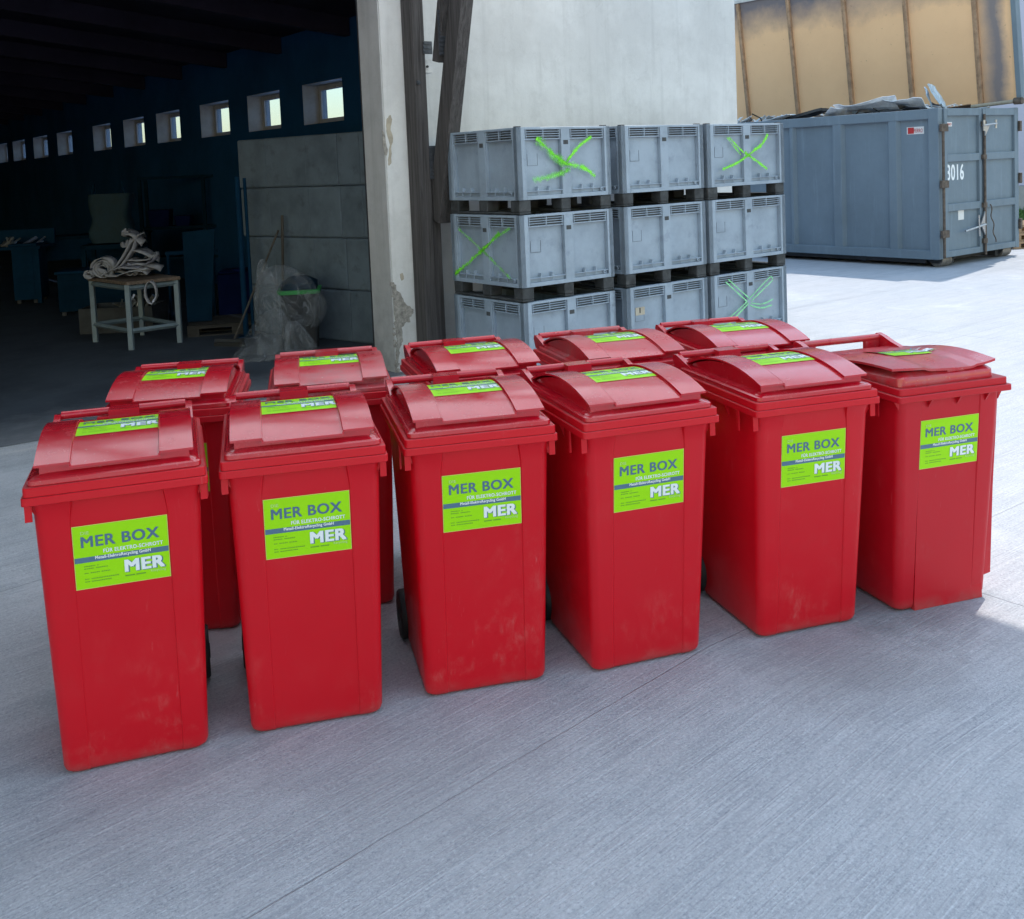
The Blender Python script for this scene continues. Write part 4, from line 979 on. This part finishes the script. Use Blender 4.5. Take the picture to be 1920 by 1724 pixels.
# open tray with tools under the table
tr = empty('tool_crate', gnd(185, 640), 0, 'black open crate with bright metal bits under the table', 'crate')
tr.location = gnd(150, 628); q = MB(); q.box(0, 0, 0, .95, .03, .33); q.box(0, .57, 0, .95, .6, .33); q.box(0, .03, 0, .03, .57, .33); q.box(.92, .03, 0, .95, .57, .33); q.box(.03, .03, .0, .92, .57, .02); q.build('crate_shell', M['cont_dark'], tr)
q = MB(); rr = random.Random(2)
for k in range(14): x = rr.uniform(.3, .85); y = rr.uniform(.1, .5); q.tube([(x, y, .30), (x + rr.uniform(-.15, .15), y + rr.uniform(-.1, .1), .30 + rr.uniform(0, .16))], rr.uniform(.008, .025), 6)
q.build('contents', M['zinc'], tr)
def machine(name, label, cat, px, py, w_, d_, h_, mat, rz=0, feats=()):
    o = empty(name, gnd(px, py), rz, label, cat); q = MB(); q.box(0, 0, .06, w_, d_, h_); q.build('cabinet', M[mat], o, bevel=.01)
    q = MB(); q.box(-.03, -.03, h_ + .002, w_ + .03, d_ + .03, h_ + .04); q.build('top_plate', M['teal'], o, bevel=.005)
    q = MB()
    for x in (.03, w_ - .09):
        for y in (.03, d_ - .09): q.box(x, y, 0, x + .06, y + .06, .058)
    q.build('feet', M['cont_dark'], o)
    q = MB()
    for k in range(3): q.box(.05, -.012, .14 + k * (h_ - .2) / 3, w_ - .05, -.001, .10 + (k + 1) * (h_ - .2) / 3)
    q.build('drawer_front', M[mat], o, bevel=.004); return o
machine('tool_cabinet', 'dark green drawer cabinet left of the work table', 'cabinet', 112, 594, 1.1, .6, .62, 'teal2', R(12))
machine('tool_cabinet', 'tall narrow blue cabinet near the left edge of the doorway', 'cabinet', 28, 571, .38, .6, .95, 'teal', R(8))
wb = empty('workbench', gnd(45, 560), R(14), 'long teal steel workbench in the dark hall left of the straps table', 'workbench')
q = MB(); q.box(0, 0, .62, 2.0, .7, .98); q.build('apron', M['teal'], wb, bevel=.01); q = MB(); q.box(-.05, -.05, .985, 2.1, .75, 1.03); q.build('bench_top', M['teal2'], wb)
for x in (.03, 1.0, 1.9):
    q = MB(); q.box(x, .03, 0, x + .07, .1, .618); q.build('leg', M['teal'], wb)
wb2 = empty('machine_bench', gnd(-30, 575), R(5), 'cluttered steel bench at the left edge of the photo', 'workbench')
q = MB(); q.box(0, 0, .9, .95, .8, .95); q.box(0, .7, .95, .95, .8, 1.2); q.build('bench_top', M['teal'], wb2)
for x in (.03, .85): q = MB(); q.box(x, .03, 0, x + .06, .1, .9); q.build('leg', M['teal'], wb2)
q = MB(); rr = random.Random(4)
for k in range(22): x = rr.uniform(.05, .85); q.tube([(x, .2, .96), (x + rr.uniform(-.1, .15), rr.uniform(.1, .5), .96 + rr.uniform(.0, .14))], rr.uniform(.01, .03), 6)
q.build('tool', M['zinc'], wb2)
# bulk bag on frame
bb = empty('bulk_bag', gnd(222, 560), R(10), 'pale woven bulk bag hooked up behind the straps table', 'bag')
q = MB(); rg = []
for k in range(9):
    z = .95 + .1 * k; s = .27 + .012 * math.sin(k * 1.1); p_ = rrect(-s * 1.15, -s, s * 1.15, s, .1, z, 4)
    rg.append([v + Vector((noise.noise(v * 4) * .06, noise.noise(v * 5 + Vector((3, 3, 3))) * .06, 0)) for v in p_])
q.loft(rg); q.build('sack', M['bag'], bb, smooth=60)
for s in (-1, 1):
    q = MB(); q.tube([(s * .28, -.2, 1.6), (s * .26, -.22, 1.78), (s * .22, -.2, 1.95), (s * .20, -.16, 1.80), (s * .24, -.1, 1.68)], .014, 6); q.build('loop', M['teal'], bb)
q = MB(); q.box(-.45, -.4, 0, -.38, -.33, .92); q.box(.38, -.4, 0, .45, -.33, .92); q.box(-.45, -.4, .86, .45, .4, .93); q.box(-.45, .33, 0, -.38, .4, .86); q.box(.38, .33, 0, .45, .4, .86); q.build('stand', M['teal2'], bb)
# racks behind
rk = empty('shelf_rack', gnd(262, 560), R(8), 'dark steel shelf rack against the far window wall', 'rack')
rk.location = gnd(255, 548) + Vector((0, .4, 0))
for x in (0, 1.1, 2.2):
    q = MB(); q.box(x, 0, 0, x + .06, .06, 2.0); q.box(x, .55, 0, x + .06, .61, 2.0); q.build('upright', M['teal2'], rk)
for z in (.5, 1.05, 1.95): q = MB(); q.box(.061, .0, z, 2.199, .6, z + .05); q.build('shelf', M['teal2'], rk)
for k, (x, zz, ww, hh, l) in enumerate(((.15, 1.101, .34, .30, 'dark blue bin on the rack shelf, leftmost'), (.6, 1.101, .25, .18, 'small dark blue bin on the rack shelf beside a taller one'), (1.35, 1.101, .45, .36, 'large dark blue bin at the right end of the rack shelf'))):
    q = MB(); q.loft([rrect(0, 0, ww, .4, .03, 0), rrect(-.02, -.02, ww + .02, .42, .03, hh)]); o = q.build('storage_bin', M['bluep'], smooth=40); o.location = rk.location + Matrix.Rotation(R(8), 3, 'Z') @ Vector((x, .08, zz)); o.rotation_euler.z = R(8); tag(o, l, 'bin', 'bins on the dark shelf rack')
# leaning sheet and frame with post on a pallet
q = MB(); q.prism([(0, 0), (.30, 0), (.38, 1.15), (-.02, 1.13)], 'y', 0, .02); o = q.build('steel_sheet', M['teal2']); o.location = gnd(353, 628); o.location.z = .16; o.rotation_euler = (R(-6), 0, R(5)); tag(o, 'tall dark green sheet leaning upright right of the straps table', 'metal sheet')
o = pallet(gnd(352, 634), R(12), 'dark wooden pallet on the hall floor under the leaning sheet', 'broomdark'); del o['group']
q = empty('trestle', gnd(318, 600), R(10), 'thin legged teal trestle right behind the straps table', 'trestle'); t_ = MB(); t_.box(0, 0, .90, .70, .05, .95); t_.build('beam', M['teal'], q)
for x in (.03, .62): t_ = MB(); t_.tube([(x, .0, 0), (x, .02, .9)], .022, 8); t_.build('leg', M['teal'], q)
q = MB(); q.cyl((0, 0, 0), (0, 0, 1.95), .035, 12); q.cyl((.09, 0, 0), (.09, 0, 1.93), .02, 10); q.box(-.08, -.08, 0, .16, .08, .012); o = q.build('steel_post', M['teal'], smooth=40); o.location = gnd(462, 632) ; tag(o, 'upright teal steel pipe post left of the concrete blocks', 'post')
q = MB(); q.box(0, 0, 0, .9, .5, .62); q.box(.02, -.02, .63, .92, .5, .66); o = q.build('blue_cabinet', M['bluep'], bevel=.01); o.location = gnd(412, 600); o.rotation_euler = (0, 0, R(8)); tag(o, 'dark blue box cabinet between the leaning sheet and the post', 'cabinet')
# brooms
def stick(p0, p1, r=.013): q = MB(); q.cyl(p0, p1, r, 10); return q
hb0 = gnd(437, 645); top = gnd(522, 433, 0)
base = gnd(440, 650); br = empty('broom', base, 0, 'wide black broom with long thin stick leaning right against the blocks', 'broom')
def at_depth(px, py, Y):
    d = Fv + Rv * ((px - CX) / F_PX) - Uv * ((py - CY) / F_PX); return Vector((0, 0, HC)) + d * (Y / d.y)
hd = at_depth(438, 640, base.y) - base; tp = at_depth(522, 432, base.y + .45) - base
q = stick(hd, tp); q.build('stick', M['broom'], br, smooth=40)
q = MB(); Mx = Matrix.Rotation(R(-20), 4, 'Z'); q.box(-.25, -.03, .05, .12, .03, .09, 0, Mx); q.build('broom_head', M['cont_dark'], br, bevel=.005)
q = MB(); q.box(-.25, -.04, 0, .12, .04, .049, 0, Mx); q.build('bristles', M['black'], br)
b2 = gnd(527, 640) + Vector((0, .15, 0)); q = stick((0, 0, 0), at_depth(529, 404, b2.y + .1) - b2, .017); o = q.build('spare_stick', M['broom'], smooth=40); o.location = b2; tag(o, 'upright bare wooden stick standing against the blocks beside the broom', 'stick')
# waste bin under film
wbn = empty('waste_bin', gnd(566, 655), R(8), 'dark waste bin with a bright green rim wrapped in clear film', 'bin')
q = MB(); q.loft([rrect(-.18, 0, .18, .36, .05, .0), rrect(-.21, -.02, .21, .40, .05, .62)]); q.build('bin_body', M['cont_dark'], wbn, smooth=40)
q = MB(); q.loft([rrect(-.235, -.045, .235, .42, .05, .62), rrect(-.24, -.05, .24, .43, .05, .665)]); q.build('bin_rim', M['binlid'], wbn, smooth=40)
q = MB(); q.loft([rrect(-.2, -.01, .2, .38, .05, .666), rrect(-.2, -.01, .2, .38, .08, .74), rrect(-.1, .08, .1, .30, .06, .80)]); q.build('bin_lid', M['teal2'], wbn, smooth=40)
def film(name, label, loc, prof, seed, sx=1., sy=.6, n=40):
    q = MB(); rg = []
    for k, (z, r, ox) in enumerate(prof):
        ring = []
        for i in range(n):
            a = 2 * math.pi * i / n; f = 1 + .22 * noise.noise(Vector((math.cos(a) * 2.2, math.sin(a) * 2.2, z * 3 + seed))) + .10 * math.sin(a * 9 + seed + 4 * noise.noise(Vector((0, a, z * 2)))) 
            ring.append(Vector((ox + r * f * math.cos(a) * sx, r * f * math.sin(a) * sy, z)))
        rg.append(ring)
    q.loft(rg, caps=False); o = q.build(name, M['film'], smooth=35); o.location = loc
    return tag(o, label, 'plastic bag', 'clear plastic film bags by the concrete blocks')
fb = gnd(560, 668)
def prof(z0, z1, rf, n=16): return [(lerp(z0, z1, k / n), *rf(k / n)) for k in range(n + 1)]
film('plastic_film', 'big cloudy film bag pulled over the green rimmed waste bin', fb + Vector((-.01, .16, 0)), prof(.28, .98, lambda t: (.34 * math.sqrt(max(.02, 1 - (2 * t - .85) ** 2 * .8)), -.06 - .12 * t)), 1, 1, .8)
film('plastic_film', 'twisted film bag with a tied peak hanging left of the waste bin', gnd(522, 665), prof(.02, 1.05, lambda t: (.24 * (1 - t) ** .6 + .02, -.12 * t)), 5, .8, .6)
film('plastic_film', 'crumpled film bag slumped on the floor left of the waste bin', gnd(490, 672), prof(.0, .52, lambda t: (.30 * math.sqrt(max(.02, 1 - t)) + .02, .18 * t)), 9, 1.0, .7)
film('plastic_film', 'end of film trailing on the floor below the waste bin', gnd(570, 676), prof(.0, .42, lambda t: (.17 * math.sqrt(max(.02, 1 - t)) + .01, -.1 * t)), 13, 1.1, .7)
# hall ceiling lamp
q = empty('tube_lamp', AB(.2, 10.6, 3.58), TH + R(30), 'unlit grey tube lamp housing under the hall ceiling at the top edge', 'lamp')
t_ = MB(); t_.box(-.9, -.06, 0, .9, .06, .05); t_.build('housing', M['frame'], q, bevel=.004); t_ = MB(); t_.cyl((-.8, 0, -.02), (.8, 0, -.02), .015, 8); t_.build('tube', M['frame'], q, smooth=40)
for x in (-.7, .7): t_ = MB(); t_.cyl((x, 0, .05), (x, 0, 1.3), .008, 6); t_.build('hanger', M['frame'], q)
# hoses hanging outside the two nearest windows
for k, (b, l) in enumerate(((13.65, 'dark hose loops seen through the nearest small window'), (15.7, 'dark hose loops seen through the second nearest small window'))):
    q = MB(); rr = random.Random(k)
    for j in range(4):
        cx_ = rr.uniform(-.3, .3); q.tube([AB(7.75, b + cx_ + .13 * math.cos(t) * (1 + j * .25), 3.08 + .22 * math.sin(t) * (1 + .15 * j)) for t in [math.pi * (1 + i / 10) for i in range(11)]], .016, 8)
    tag(q.build('hose', M['cont_dark'], smooth=40), l, 'hose', 'hoses outside the hall windows')
